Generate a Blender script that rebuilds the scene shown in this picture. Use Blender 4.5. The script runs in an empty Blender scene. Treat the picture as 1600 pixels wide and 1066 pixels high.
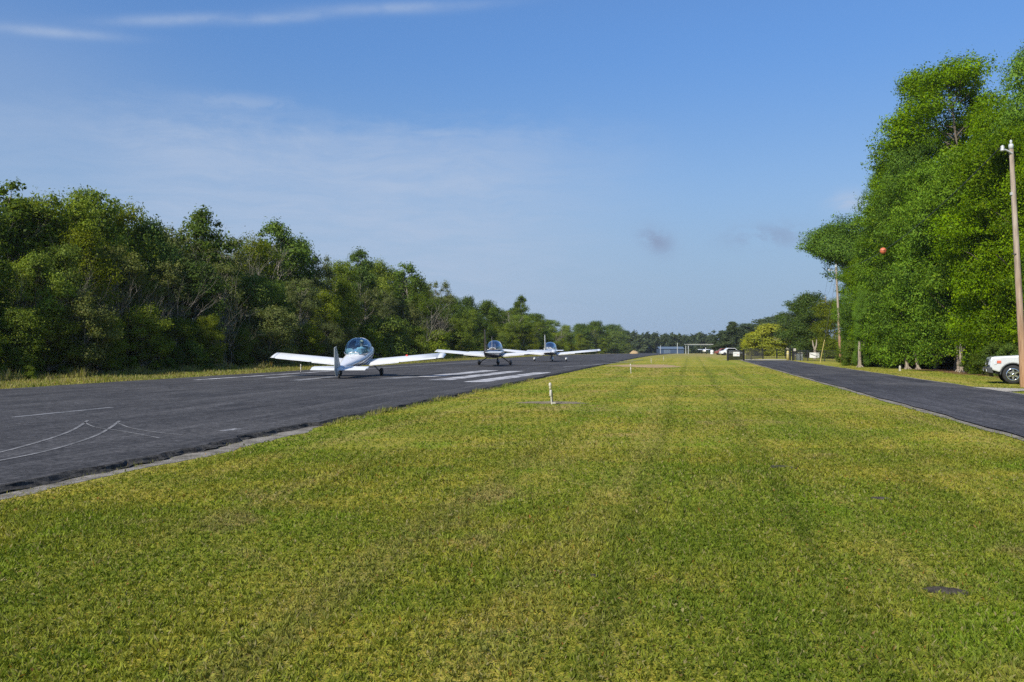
import bpy, bmesh, math, random
import numpy as np
from mathutils import Vector, Matrix, Euler

R = math.radians
scene = bpy.context.scene
COL = scene.collection

# ------------------------------------------------------------------ camera
F, HORIZON, EYE = 1450.0, 541.0, 1.55          # pixels of the 1600 px wide photo, metres
cam_d = bpy.data.cameras.new('camera')
cam_d.sensor_width = 36.0
cam_d.lens = 36.0 * F / 1600.0
cam_d.clip_start, cam_d.clip_end = 0.1, 6000.0
cam = bpy.data.objects.new('camera', cam_d)
COL.objects.link(cam)
cam.location = (0, 0, EYE)
cam.rotation_euler = (R(90) + math.atan((HORIZON - 533.0) / F), 0, 0)
scene.camera = cam

# ------------------------------------------------------------------ light
SUN_AZ = R(-143.0)       # direction to the sun, from +Y, clockwise positive: left and a little behind
SUN_EL = R(39.0)
SKY_STRENGTH, SUN_STRENGTH, EXPOSURE = 0.085, 4.2, 0.35
sun_d = bpy.data.lights.new('sun', 'SUN')
sun_d.energy, sun_d.angle, sun_d.color = SUN_STRENGTH, R(0.5), (1.0, 0.93, 0.80)
sun = bpy.data.objects.new('sun', sun_d)
COL.objects.link(sun)
to_sun = Vector((math.sin(SUN_AZ) * math.cos(SUN_EL), math.cos(SUN_AZ) * math.cos(SUN_EL), math.sin(SUN_EL)))
sun.rotation_euler = to_sun.to_track_quat('Z', 'Y').to_euler()
sun.location = to_sun * 60
scene.view_settings.view_transform = 'Standard'
scene.view_settings.look = 'None'
scene.view_settings.exposure = EXPOSURE
scene.view_settings.gamma = 1.0
scene.view_settings.use_curve_mapping = False
try:
    scene.cycles.max_bounces = 8
    scene.cycles.transparent_max_bounces = 12
    scene.cycles.pixel_filter_width = 1.1
    scene.cycles.use_denoising = False
except Exception:
    pass


# ------------------------------------------------------------------ node helpers
class NT:
    def __init__(self, nt):
        self.nt, self.n, self.l = nt, nt.nodes, nt.links
        self.n.clear()

    def put(self, sock, v):
        if v is None:
            return
        if isinstance(v, bpy.types.NodeSocket):
            self.l.new(v, sock)
        elif isinstance(v, (tuple, list)) and len(v) == 3 and sock.type == 'RGBA':
            sock.default_value = (*v, 1)
        else:
            sock.default_value = v

    def node(self, t, ins=None, **kw):
        nd = self.n.new(t)
        for k, v in kw.items():
            setattr(nd, k, v)
        for k, v in (ins or {}).items():
            self.put(nd.inputs[k], v)
        return nd

    def math(self, op, a, b=None, c=None, clamp=False):
        nd = self.node('ShaderNodeMath', operation=op, use_clamp=clamp)
        for i, v in enumerate((a, b, c)):
            self.put(nd.inputs[i], v)
        return nd.outputs[0]

    def vmath(self, op, a, b=None):
        nd = self.node('ShaderNodeVectorMath', operation=op)
        self.put(nd.inputs[0], a)
        self.put(nd.inputs[1], b)
        return nd.outputs[0]

    def mix(self, f, a, b, mode='MIX'):
        nd = self.node('ShaderNodeMix', data_type='RGBA', blend_type=mode)
        self.put(nd.inputs[0], f)
        self.put(nd.inputs[6], a)
        self.put(nd.inputs[7], b)
        return nd.outputs[2]

    def noise(self, vec, scale, detail=3.0, rough=0.55, dist=0.0):
        nd = self.node('ShaderNodeTexNoise', {'Scale': scale, 'Detail': detail, 'Roughness': rough, 'Distortion': dist})
        if vec is not None:
            self.put(nd.inputs['Vector'], vec)
        return nd.outputs['Fac']

    def ramp(self, f, lo, hi, a=0.0, b=1.0, smooth=True):
        nd = self.node('ShaderNodeMapRange', interpolation_type='SMOOTHSTEP' if smooth else 'LINEAR', clamp=True)
        for i, v in enumerate((f, lo, hi, a, b)):
            self.put(nd.inputs[i], v)
        return nd.outputs[0]

    def coord(self, name='Object'):
        return self.node('ShaderNodeTexCoord').outputs[name]

    def xyz(self, v):
        nd = self.node('ShaderNodeSeparateXYZ')
        self.put(nd.inputs[0], v)
        return nd.outputs[0], nd.outputs[1], nd.outputs[2]

    def comb(self, x, y, z):
        nd = self.node('ShaderNodeCombineXYZ')
        for i, v in enumerate((x, y, z)):
            self.put(nd.inputs[i], v)
        return nd.outputs[0]

    def scale(self, v, s):
        return self.vmath('MULTIPLY', v, s)

    def bump(self, h, strength, dist):
        nd = self.node('ShaderNodeBump', {'Strength': strength, 'Distance': dist, 'Height': h})
        return nd.outputs[0]


def material(name, fn):
    m = bpy.data.materials.new(name)
    m.use_nodes = True
    t = NT(m.node_tree)
    sh = fn(t)
    out = t.node('ShaderNodeOutputMaterial')
    t.l.new(sh, out.inputs['Surface'])
    return m


def pbr(t, col, rough=0.6, metal=0.0, normal=None, spec=0.5, coat=0.0):
    nd = t.node('ShaderNodeBsdfPrincipled', {'Base Color': col, 'Roughness': rough, 'Metallic': metal,
                                             'Specular IOR Level': spec, 'Coat Weight': coat})
    if normal is not None:
        t.put(nd.inputs['Normal'], normal)
    return nd.outputs[0]


def simple(name, col, rough=0.5, metal=0.0, var=0.12, scale=6.0, bump=0.0, bscale=60.0, spec=0.5, coat=0.0):
    def fn(t):
        c = t.coord()
        n = t.noise(c, scale, 4)
        k = t.ramp(n, 0.3, 0.7, 1 - var, 1 + var, False)
        cc = t.mix(1.0, col, t.comb(k, k, k), 'MULTIPLY')
        nm = t.bump(t.noise(c, bscale, 3), bump, 0.01) if bump else None
        return pbr(t, cc, rough, metal, nm, spec, coat)
    return material(name, fn)


# ------------------------------------------------------------------ sky
world = bpy.data.worlds.new('World')
scene.world = world
world.use_nodes = True
t = NT(world.node_tree)
sky = t.node('ShaderNodeTexSky', sky_type='NISHITA', sun_disc=False, sun_elevation=SUN_EL, sun_rotation=SUN_AZ,
             altitude=20.0, air_density=1.0, dust_density=1.0, ozone_density=2.0)
d = t.coord('Generated')
dx, dy, dz = t.xyz(d)
az = t.math('MULTIPLY', t.math('ARCTAN2', dx, dy), 57.2958)
el = t.math('MULTIPLY', t.math('ARCSINE', dz), 57.2958)


def gauss(ca, ce, ra, re, tilt=0.0):
    a = t.math('SUBTRACT', az, ca)
    e = t.math('SUBTRACT', t.math('SUBTRACT', el, ce), t.math('MULTIPLY', a, tilt))
    q = t.math('ADD', t.math('POWER', t.math('ABSOLUTE', t.math('DIVIDE', a, ra)), 2.0),
               t.math('POWER', t.math('ABSOLUTE', t.math('DIVIDE', e, re)), 2.0))
    return t.math('EXPONENT', t.math('MULTIPLY', q, -1.0))


ae = t.comb(az, el, 0.0)
warp = t.node('ShaderNodeTexNoise', {'Vector': t.scale(ae, (0.10, 0.2, 1)), 'Scale': 1.0, 'Detail': 2.0}).outputs['Color']
aew = t.vmath('ADD', ae, t.scale(warp, (5.0, 3.0, 0.0)))
streak = t.noise(t.scale(aew, (0.07, 0.42, 1)), 1.0, 6, 0.6)
fine = t.noise(t.scale(aew, (0.5, 0.9, 1)), 1.0, 6, 0.62)
ew = t.math('ADD', el, t.math('MULTIPLY', t.math('SUBTRACT', t.math('ADD', t.math('MULTIPLY', streak, 0.6), t.math('MULTIPLY', fine, 0.4)), 0.5), 7.0))
veil = t.math('MULTIPLY', t.math('MULTIPLY', t.ramp(ew, 14.6, 11.2), t.ramp(az, 13.0, -6.0)), t.math('MULTIPLY', t.ramp(az, -27.0, -19.0, 0.45, 1.0), t.math('MULTIPLY', t.ramp(streak, 0.25, 0.75, 0.62, 1.0), t.ramp(t.noise(t.scale(aew, (0.22, 1.1, 1)), 1.0, 7, 0.68), 0.32, 0.66, 0.70, 1.08))))
veil = t.math('ADD', veil, t.math('MULTIPLY', gauss(-16.3, 14.15, 3.6, 0.5, 0.0), t.ramp(fine, 0.35, 0.62, 0.05, 0.5)))
veil = t.math('ADD', veil, t.math('MULTIPLY', gauss(-30.0, 14.5, 8.5, 3.6, 0.0), 0.28), clamp=True)
thr = t.ramp(fine, 0.25, 0.65, 0.5, 1.0)
puff = t.math('MULTIPLY', gauss(-26.2, 16.9, 3.2, 0.27, 0.05), thr)
for g in ((-20.2, 18.30, 3.4, 0.30, 0.14), (-14.0, 18.95, 2.6, 0.28, 0.13), (-6.6, 19.95, 5.0, 0.32, 0.07)):
    puff = t.math('ADD', puff, t.math('MULTIPLY', gauss(*g), thr))
puff = t.math('ADD', t.math('MULTIPLY', puff, 0.46), t.math('MULTIPLY', gauss(20.1, 8.3, 1.1, 0.6), t.ramp(fine, 0.3, 0.6, 0.2, 0.8)))
white = t.math('ADD', t.math('MULTIPLY', veil, 0.72), puff, clamp=True)
lowhaze = t.ramp(el, 0.0, 18.5, 0.96, 0.0)
dark = t.math('ADD', t.math('MULTIPLY', gauss(8.9, 6.4, 0.95, 0.75, -0.3), t.ramp(fine, 0.34, 0.58, 0, 0.8)),
              t.math('MULTIPLY', gauss(15.6, 6.5, 2.4, 0.7), t.ramp(fine, 0.36, 0.60, 0, 0.55)))
base = t.mix(1.0, sky.outputs[0], (0.62, 0.89, 1.21), 'MULTIPLY')
lift = t.ramp(el, 11.0, 21.0, 1.0, 1.18)
base = t.mix(1.0, base, t.comb(lift, lift, lift), 'MULTIPLY')
c1 = t.mix(lowhaze, base, (3.0, 4.15, 5.8))
c2 = t.mix(white, c1, (4.2, 5.1, 6.7))
c3 = t.mix(dark, c2, (2.35, 3.0, 4.5))
bg = t.node('ShaderNodeBackground', {'Color': c3, 'Strength': SKY_STRENGTH})
out = t.node('ShaderNodeOutputWorld')
t.l.new(bg.outputs[0], out.inputs[0])

# ------------------------------------------------------------------ layout
TH = math.atan((1080.0 - 800.0) / F)            # heading of the runway, to the right of +Y
CT, ST = math.cos(TH), math.sin(TH)


def uv(u, v):                                    # across / along the runway -> world x, y
    return (u * CT + v * ST, -u * ST + v * CT)


def to_uv(x, y):
    return (x * CT - y * ST, x * ST + y * CT)


def gz_v(v):                                     # the ground falls away gently past 150 m
    s = 25.0
    a = (v - 150.0) / s
    return -0.0066 * s * (a + math.log1p(math.exp(-a)) if a > 0 else math.log1p(math.exp(a)))


def gz(x, y):
    return gz_v(x * ST + y * CT)


def at(px, py):                                  # photo pixel of a ground point -> world x, y (flat part)
    y = F * EYE / (py - HORIZON)
    for _ in range(12):
        x = (px - 800.0) / F * y
        y = F * (EYE - gz(x, y)) / (py - HORIZON)
        y = min(y, 900)
    return ((px - 800.0) / F * y, y)


def on_u(px, u):                                 # where the line at lateral u crosses the view direction px
    k = (px - 800.0) / F
    v = -u * (CT + k * ST) / (ST - k * CT) * -1.0
    v = u * (CT + k * ST) / (k * CT - ST)
    return uv(u, v)


def height_for(py, y):                           # world z seen at photo row py at depth y
    return EYE + (HORIZON - py) / F * y


# ------------------------------------------------------------------ object helpers
def tag(o, label=None, cat=None, group=None, kind=None):
    if label: o['label'] = label
    if cat: o['category'] = cat
    if group: o['group'] = group
    if kind: o['kind'] = kind
    return o


def empty(name, loc, rz=0.0, label=None, cat=None, group=None):
    o = bpy.data.objects.new(name, None)
    o.empty_display_size = 0.3
    COL.objects.link(o)
    o.location = loc
    o.rotation_euler = (0, 0, rz)
    return tag(o, label, cat, group)


def link(name, me, parent=None, mat=None):
    if mat is not None and not me.materials:
        me.materials.append(mat)
    o = bpy.data.objects.new(name, me)
    COL.objects.link(o)
    if parent is not None:
        o.parent = parent
    return o


class MB:
    def __init__(self):
        self.v, self.f, self.smooth = [], [], []

    def add(self, vs, fs, smooth=False, M=None):
        b = len(self.v)
        for p in vs:
            p = Vector(p)
            self.v.append(tuple(M @ p if M is not None else p))
        for f in fs:
            self.f.append(tuple(b + i for i in f))
            self.smooth.append(smooth)
        return self

    def box(self, c, s, M=None):
        x, y, z = c
        a, b, h = s[0] / 2, s[1] / 2, s[2] / 2
        vs = [(x - a, y - b, z - h), (x + a, y - b, z - h), (x + a, y + b, z - h), (x - a, y + b, z - h),
              (x - a, y - b, z + h), (x + a, y - b, z + h), (x + a, y + b, z + h), (x - a, y + b, z + h)]
        return self.add(vs, [(0, 3, 2, 1), (4, 5, 6, 7), (0, 1, 5, 4), (1, 2, 6, 5), (2, 3, 7, 6), (3, 0, 4, 7)], False, M)

    def tube(self, pts, radii, sides=8, caps=True, M=None):
        pts = [Vector(p) for p in pts]
        n = len(pts)
        vs, fs = [], []
        ref = Vector((0, 0, 1))
        for i, p in enumerate(pts):
            d = (pts[min(i + 1, n - 1)] - pts[max(i - 1, 0)])
            if d.length < 1e-9: d = Vector((0, 0, 1))
            d.normalize()
            if abs(d.dot(ref)) > 0.95:
                ref = Vector((1, 0, 0))
            a = d.cross(ref).normalized()
            b = d.cross(a).normalized()
            r = radii[i] if isinstance(radii, (list, tuple)) else radii
            for k in range(sides):
                an = 2 * math.pi * k / sides
                vs.append(p + a * (r * math.cos(an)) + b * (r * math.sin(an)))
        for i in range(n - 1):
            for k in range(sides):
                k2 = (k + 1) % sides
                fs.append((i * sides + k, i * sides + k2, (i + 1) * sides + k2, (i + 1) * sides + k))
        self.add(vs, fs, True, M)
        if caps:
            self.add(vs[:sides], [tuple(range(sides))], False, M)
            self.add(vs[-sides:], [tuple(range(sides - 1, -1, -1))], False, M)
        return self

    def loft(self, rings, closed=True, caps=True, smooth=True, M=None):
        m = len(rings[0])
        vs = [p for r in rings for p in r]
        fs = []
        for i in range(len(rings) - 1):
            for k in range(m if closed else m - 1):
                k2 = (k + 1) % m
                fs.append((i * m + k, i * m + k2, (i + 1) * m + k2, (i + 1) * m + k))
        if caps:
            fs.append(tuple(range(m - 1, -1, -1)))
            fs.append(tuple((len(rings) - 1) * m + k for k in range(m)))
        return self.add(vs, fs, smooth, M)

    def lathe(self, prof, sides=20, axis='z', c=(0, 0, 0), M=None, caps=True):
        rings = []
        for r, h in prof:
            ring = []
            for k in range(sides):
                a = 2 * math.pi * k / sides
                p = {'z': (r * math.cos(a), r * math.sin(a), h), 'x': (h, r * math.cos(a), r * math.sin(a)),
                     'y': (r * math.cos(a), h, r * math.sin(a))}[axis]
                ring.append((p[0] + c[0], p[1] + c[1], p[2] + c[2]))
            rings.append(ring)
        return self.loft(rings, True, caps, True, M)

    def prism(self, poly, x0, x1, M=None):           # polygon in (y, z), extruded along x
        n = len(poly)
        vs = [(x0, y, z) for y, z in poly] + [(x1, y, z) for y, z in poly]
        fs = [tuple(range(n - 1, -1, -1)), tuple(range(n, 2 * n))]
        fs += [(k, (k + 1) % n, n + (k + 1) % n, n + k) for k in range(n)]
        return self.add(vs, fs, False, M)

    def mesh(self, name, mat=None, recalc=True, bevel=0.0):
        me = bpy.data.meshes.new(name)
        me.from_pydata(self.v, [], self.f)
        me.polygons.foreach_set('use_smooth', self.smooth)
        if recalc or bevel:
            bm = bmesh.new()
            bm.from_mesh(me)
            if bevel:
                es = [e for e in bm.edges if len(e.link_faces) == 2 and e.calc_face_angle(0) > 0.6]
                bmesh.ops.bevel(bm, geom=es, offset=bevel, segments=2, affect='EDGES', profile=0.6)
            bmesh.ops.recalc_face_normals(bm, faces=bm.faces[:])
            bm.to_mesh(me)
            bm.free()
        if mat: me.materials.append(mat)
        return me

    def build(self, name, mat, parent=None, bevel=0.0, sub=0):
        o = link(name, self.mesh(name, mat, True, bevel), parent)
        if sub:
            m = o.modifiers.new('sub', 'SUBSURF')
            m.levels = m.render_levels = sub
        return o


def copy_tree(o, parent=None):
    c = o.copy()
    COL.objects.link(c)
    c.parent = parent
    for ch in [k for k in bpy.data.objects if k.parent == o]:
        copy_tree(ch, c)
    return c


def strip_mesh(name, us_fn, vs, z, mat, cols=2, seed=None):
    """sheet between lateral lines us_fn(v) -> (u0, u1), following the ground"""
    V, Fc = [], []
    for v in vs:
        u0, u1 = us_fn(v)
        for k in range(cols):
            u = u0 + (u1 - u0) * k / (cols - 1)
            x, y = uv(u, v)
            V.append((x, y, gz_v(v) + z))
    for i in range(len(vs) - 1):
        for k in range(cols - 1):
            a = i * cols + k
            Fc.append((a, a + 1, a + cols + 1, a + cols))
    me = bpy.data.meshes.new(name)
    me.from_pydata(V, [], Fc)
    me.materials.append(mat)
    return link(name, me)


def structure(o, label=None):
    o['kind'] = 'structure'
    if label: o['label'] = label
    return o


def vsteps(a, b):
    r, v = [], a
    while v < b:
        r.append(v)
        v += 0.22 if 4 < v < 32 else 0.5 if v < 40 else (1.5 if v < 120 else (6 if v < 420 else 60))
    return r + [b]


def wob(x, seed=0.0):
    return (math.sin(x * 0.9 + seed) + 0.6 * math.sin(x * 2.3 + seed * 2.1) + 0.4 * math.sin(x * 5.1 + seed * 3.7)) / 2.0


# ------------------------------------------------------------------ ground materials
def runway_coords(t):
    x, y, z = t.xyz(t.coord('Object'))
    u = t.math('SUBTRACT', t.math('MULTIPLY', x, CT), t.math('MULTIPLY', y, ST))
    v = t.math('ADD', t.math('MULTIPLY', x, ST), t.math('MULTIPLY', y, CT))
    return u, v


def lawn_colour(t):
    u, v = runway_coords(t)
    p = t.comb(u, v, 0.0)
    big = t.noise(p, 0.16, 3, 0.55)
    mid = t.noise(p, 0.75, 4, 0.6, 0.4)
    small = t.noise(p, 4.0, 4, 0.65)
    stripes = t.noise(t.comb(t.math('MULTIPLY', u, 1.1), t.math('MULTIPLY', v, 0.03), 0.0), 1.0, 3, 0.6)
    c = t.mix(t.ramp(mid, 0.36, 0.64), (0.200, 0.240, 0.022), (0.320, 0.305, 0.038))
    c = t.mix(t.ramp(big, 0.42, 0.62, 0, 0.8), c, (0.165, 0.230, 0.018))
    c = t.mix(t.ramp(stripes, 0.52, 0.68, 0, 0.5), c, (0.340, 0.300, 0.075))
    c = t.mix(t.ramp(stripes, 0.47, 0.36, 0, 0.55), c, (0.125, 0.185, 0.014))
    tr = None
    for uu, w, k in ((-0.48, 0.13, 0.55), (0.95, 0.13, 0.55), (-2.2, 0.16, 0.35), (2.55, 0.15, 0.35), (-3.9, 0.2, 0.25)):
        wig = t.math('MULTIPLY', t.math('SUBTRACT', t.noise(t.comb(uu, t.math('MULTIPLY', v, 0.12), 3.0), 1.0, 2), 0.5), 0.35)
        g = t.math('DIVIDE', t.math('ADD', t.math('SUBTRACT', u, uu), wig), w)
        g = t.math('MULTIPLY', t.math('EXPONENT', t.math('MULTIPLY', t.math('MULTIPLY', g, g), -1.0)), k)
        tr = g if tr is None else t.math('ADD', tr, g, clamp=True)
    c = t.mix(t.math('MULTIPLY', tr, t.ramp(mid, 0.35, 0.6, 0.3, 1.0)), c, (0.085, 0.125, 0.012))
    dry = t.noise(p, 0.42, 5, 0.7, 0.8)
    c = t.mix(t.ramp(dry, 0.54, 0.70, 0, 0.6), c, (0.320, 0.245, 0.095))
    lush = t.noise(t.vmath('ADD', p, (31.0, 7.0, 0.0)), 0.5, 4, 0.65, 0.5)
    c = t.mix(t.ramp(lush, 0.55, 0.68, 0, 0.65), c, (0.170, 0.265, 0.012))
    return c, small, u, v, p


def f_ground(t):
    c, small, u, v, p = lawn_colour(t)
    fine = t.noise(p, 22.0, 4, 0.75)
    c = t.mix(t.ramp(fine, 0.34, 0.60, 0.50, 0.0), c, (0.075, 0.080, 0.014))
    c = t.mix(t.ramp(small, 0.55, 0.8, 0, 0.5), c, (0.20, 0.165, 0.07))
    c = t.mix(1.0, c, (1.46, 1.24, 1.5), 'MULTIPLY')
    far = t.ramp(v, 95, 210)
    c = t.mix(far, c, t.mix(t.ramp(t.noise(t.comb(t.math('MULTIPLY', u, 0.10), t.math('MULTIPLY', v, 0.05), 0.0), 1.0, 4), 0.4, 0.6), (0.24, 0.23, 0.05), (0.33, 0.26, 0.11)))
    b = t.bump(t.math('ADD', fine, t.math('MULTIPLY', small, 1.6)), 0.7, 0.05)
    return pbr(t, c, 0.95, 0, b, 0.1)


def f_blades(t):
    c, small, u, v, p = lawn_colour(t)
    a = t.node('ShaderNodeAttribute', attribute_name='tint')
    r, g, bb = t.xyz(a.outputs['Color'])
    c = t.mix(1.0, c, t.comb(t.ramp(r, 0, 1, 0.62, 1.45, False), t.ramp(r, 0, 1, 0.66, 1.42, False), t.ramp(r, 0, 1, 0.9, 1.5, False)), 'MULTIPLY')
    c = t.mix(1.0, c, (0.84, 0.87, 0.80), 'MULTIPLY')
    c = t.mix(g, c, (0.32, 0.27, 0.125))
    c = t.mix(bb, c, (0.30, 0.115, 0.03))
    df = t.node('ShaderNodeBsdfDiffuse', {'Color': c}).outputs[0]
    tr = t.node('ShaderNodeBsdfTranslucent', {'Color': t.mix(1.0, c, (1.25, 1.2, 0.6), 'MULTIPLY')}).outputs[0]
    gl = t.node('ShaderNodeBsdfGlossy', {'Color': (0.9, 0.95, 1.0), 'Roughness': 0.6}).outputs[0]
    m = t.node('ShaderNodeMixShader', {0: 0.34})
    t.l.new(df, m.inputs[1]); t.l.new(tr, m.inputs[2])
    m2 = t.node('ShaderNodeMixShader', {0: 0.007})
    t.l.new(m.outputs[0], m2.inputs[1]); t.l.new(gl, m2.inputs[2])
    return m2.outputs[0]


def asphalt(dark, light, warm):
    def fn(t):
        u, v = runway_coords(t)
        p = t.comb(u, v, 0.0)
        big = t.noise(p, 0.22, 4, 0.6, 0.3)
        mid = t.noise(t.comb(u, t.math('MULTIPLY', v, 0.55), 0.0), 0.9, 5, 0.65, 0.5)
        strk = t.noise(t.comb(t.math('MULTIPLY', u, 1.6), t.math('MULTIPLY', v, 0.06), 0.0), 1.0, 4, 0.62)
        fine = t.noise(p, 30.0, 3, 0.8)
        agg = t.noise(p, 4.5, 6, 0.88)
        thin = t.noise(t.comb(t.math('MULTIPLY', u, 7.0), t.math('MULTIPLY', v, 0.35), 0.0), 1.0, 4, 0.7)
        c = t.mix(t.ramp(mid, 0.36, 0.64), tuple(0.8 * a + 0.2 * b for a, b in zip(dark, light)), tuple(0.35 * a + 0.65 * b for a, b in zip(dark, light)))
        c = t.mix(t.ramp(thin, 0.56, 0.70, 0, 0.55), c, tuple(1.5 * k for k in light))
        c = t.mix(t.ramp(thin, 0.44, 0.32, 0, 0.5), c, tuple(0.75 * k for k in dark))
        c = t.mix(t.ramp(big, 0.45, 0.70, 0, 0.6), c, warm)
        c = t.mix(t.ramp(strk, 0.50, 0.70, 0, 0.6), c, tuple(1.35 * k for k in light))
        c = t.mix(t.ramp(strk, 0.45, 0.32, 0, 0.5), c, tuple(0.7 * k for k in dark))
        k = t.ramp(t.noise(p, 15.0, 5, 0.95), 0.36, 0.64, 0.25, 1.95, False)
        k2 = t.ramp(agg, 0.36, 0.64, 0.5, 1.6, False)
        k = t.math('MULTIPLY', k, k2)
        c = t.mix(1.0, c, t.comb(k, k, k), 'MULTIPLY')
        crack = t.node('ShaderNodeTexVoronoi', {'Vector': t.vmath('ADD', p, t.scale(t.node('ShaderNodeTexNoise', {'Vector': p, 'Scale': 1.2, 'Detail': 3.0}).outputs['Color'], (0.8, 0.8, 0))), 'Scale': 0.28}, feature='DISTANCE_TO_EDGE')
        cf = t.ramp(crack.outputs['Distance'], 0.0, 0.012, 0.5, 0.0)
        c = t.mix(cf, c, (0.018, 0.018, 0.02))
        b = t.bump(t.math('ADD', fine, agg), 0.6, 0.012)
        return pbr(t, c, 0.88, 0, b, 0.25)
    return fn


def earth(a, b_, sc=2.0):
    def fn(t):
        c = t.coord()
        n = t.noise(c, sc, 5, 0.7)
        f = t.noise(c, 26.0, 4, 0.8)
        col = t.mix(t.ramp(n, 0.32, 0.66), a, b_)
        k = t.ramp(f, 0.3, 0.7, 0.6, 1.35, False)
        col = t.mix(1.0, col, t.comb(k, k, k), 'MULTIPLY')
        return pbr(t, col, 0.95, 0, t.bump(f, 0.8, 0.03), 0.15)
    return fn


def f_paint(t):
    c = t.coord()
    n = t.noise(c, 1.1, 5, 0.7)
    f = t.noise(c, 14.0, 4, 0.8)
    s = t.math('ADD', t.math('MULTIPLY', n, 0.6), t.math('MULTIPLY', f, 0.4))
    col = t.mix(t.ramp(s, 0.38, 0.60), (0.10, 0.10, 0.105), (0.62, 0.61, 0.62))
    return pbr(t, col, 0.8, 0, None, 0.3)


def f_faint(t):
    c = t.coord()
    n = t.noise(c, 1.6, 5, 0.75)
    f = t.noise(c, 16.0, 4, 0.8)
    s = t.math('ADD', t.math('MULTIPLY', n, 0.55), t.math('MULTIPLY', f, 0.45))
    col = t.mix(t.ramp(s, 0.36, 0.62), (0.085, 0.085, 0.088), (0.30, 0.30, 0.31))
    return pbr(t, col, 0.85, 0, None, 0.25)


M_ground = material('lawn_ground', f_ground)
M_blades = material('grass_blades', f_blades)
M_runway = material('runway_asphalt', asphalt((0.029, 0.0275, 0.0285), (0.071, 0.068, 0.068), (0.077, 0.073, 0.071)))
M_road = material('road_asphalt', asphalt((0.029, 0.028, 0.032), (0.066, 0.064, 0.069), (0.13, 0.122, 0.118)))
M_lip = material('asphalt_edge', earth((0.022, 0.021, 0.021), (0.085, 0.080, 0.074), 9.0))
M_concrete = material('old_concrete', earth((0.15, 0.135, 0.11), (0.32, 0.29, 0.25), 3.2))
M_pale = material('pale_concrete', earth((0.36, 0.33, 0.28), (0.48, 0.44, 0.38), 1.0))
M_sand = material('sand', earth((0.36, 0.25, 0.13), (0.46, 0.33, 0.18), 0.7))
M_soil = material('bare_soil', earth((0.17, 0.135, 0.09), (0.30, 0.25, 0.17), 3.5))
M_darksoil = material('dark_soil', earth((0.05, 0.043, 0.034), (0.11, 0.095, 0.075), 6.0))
M_litter = material('leaf_litter', earth((0.13, 0.07, 0.035), (0.23, 0.13, 0.06), 1.5))
M_paint = material('worn_white_paint', f_paint)
M_faint = material('faded_marking', f_faint)

# ------------------------------------------------------------------ the setting
UR, UL = -7.2, -23.4            # runway edges
RL, RR = 5.5, 10.3              # road edges


def ground():
    us = [-2500, -600, -200, -90, -60, -45, -35] + [-30 + 2 * i for i in range(41)] + [60, 90, 200, 600, 2500]
    vs = [-400, -120, -50] + vsteps(-20, 3500)[::2] + [4500]
    V, Fc = [], []
    for v in vs:
        for u in us:
            x, y = uv(u, v)
            V.append((x, y, gz_v(v)))
    n = len(us)
    for i in range(len(vs) - 1):
        for k in range(n - 1):
            a = i * n + k
            Fc.append((a, a + 1, a + n + 1, a + n))
    me = bpy.data.meshes.new('ground')
    me.from_pydata(V, [], Fc)
    me.materials.append(M_ground)
    return structure(link('ground', me), 'mown green lawn between the runway and the access road')


ground()
SLAB = 0.075
vs_r = vsteps(-30, 900)


def lip_u(v):
    return UR + 0.06 * wob(v * 1.3, 0.4) + 0.05 * wob(v * 6.1, 1.4) + 0.03 * wob(v * 17.0, 0.3) - (0.12 if 14 < v < 17 else 0)


structure(strip_mesh('runway', lambda v: (UL + 0.12 * wob(v * 0.7, 2.0), lip_u(v)), vs_r, SLAB, M_runway, 6), 'dark worn asphalt runway')
# broken edge of the asphalt slab: a real slope down to the concrete strip
V, Fc = [], []
prof = [(0.0, SLAB), (0.04, SLAB * 0.80), (0.08, SLAB * 0.34), (0.135, 0.010)]
for i, v in enumerate(vs_r):
    for du, z in prof:
        jit = random.Random(int(v * 1000) + int(du * 100))
        x, y = uv(lip_u(v) + du * (1 + 0.30 * wob(v * 1.3, 3.0) + 0.25 * wob(v * 4.3, du * 9)) + (jit.uniform(-.022, .022) if du > 0 else 0), v)
        V.append((x, y, gz_v(v) + z + (jit.uniform(-.018, .018) if 0 < z < .1 and du > 0 else 0)))
n = len(prof)
for i in range(len(vs_r) - 1):
    for k in range(n - 1):
        a = i * n + k
        Fc.append((a, a + 1, a + n + 1, a + n))
b0 = len(V)
for v in vs_r:
    u = UL + 0.12 * wob(v * 0.7, 2.0)
    for du, z in ((-0.25, -0.02), (0.0, SLAB)):
        x, y = uv(u + du, v)
        V.append((x, y, gz_v(v) + z))
for i in range(len(vs_r) - 1):
    a = b0 + 2 * i
    Fc.append((a, a + 1, a + 3, a + 2))
me = bpy.data.meshes.new('runway_edge')
me.from_pydata(V, [], Fc)
me.materials.append(M_lip)
structure(link('runway_edge', me), 'crumbling dark asphalt edge of the runway')
structure(strip_mesh('runway_shoulder', lambda v: (UR - 0.25, UR + 0.42 + 0.16 * wob(v * 0.8, 5.0) + 0.07 * wob(v * 4.0, 2.0) - 0.35 * max(0, min(1, (v - 15) / 6.0))),
                     vsteps(-30, 120), 0.004, M_concrete, 3), 'pale concrete strip along the runway edge')
structure(strip_mesh('road', lambda v: (RL + 0.08 * wob(v * 0.6, 1.0), RR + 0.10 * wob(v * 0.5, 3.0)), vsteps(-30, 104), 0.035, M_road, 4), 'dark asphalt access road')
structure(strip_mesh('road_edging', lambda v: (RL - 0.20 + 0.05 * wob(v * 1.7, 7.0), RL + 0.3), vsteps(-30, 106), 0.012, M_concrete, 2), 'pale crumbling edging on the lawn side of the road')
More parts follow.
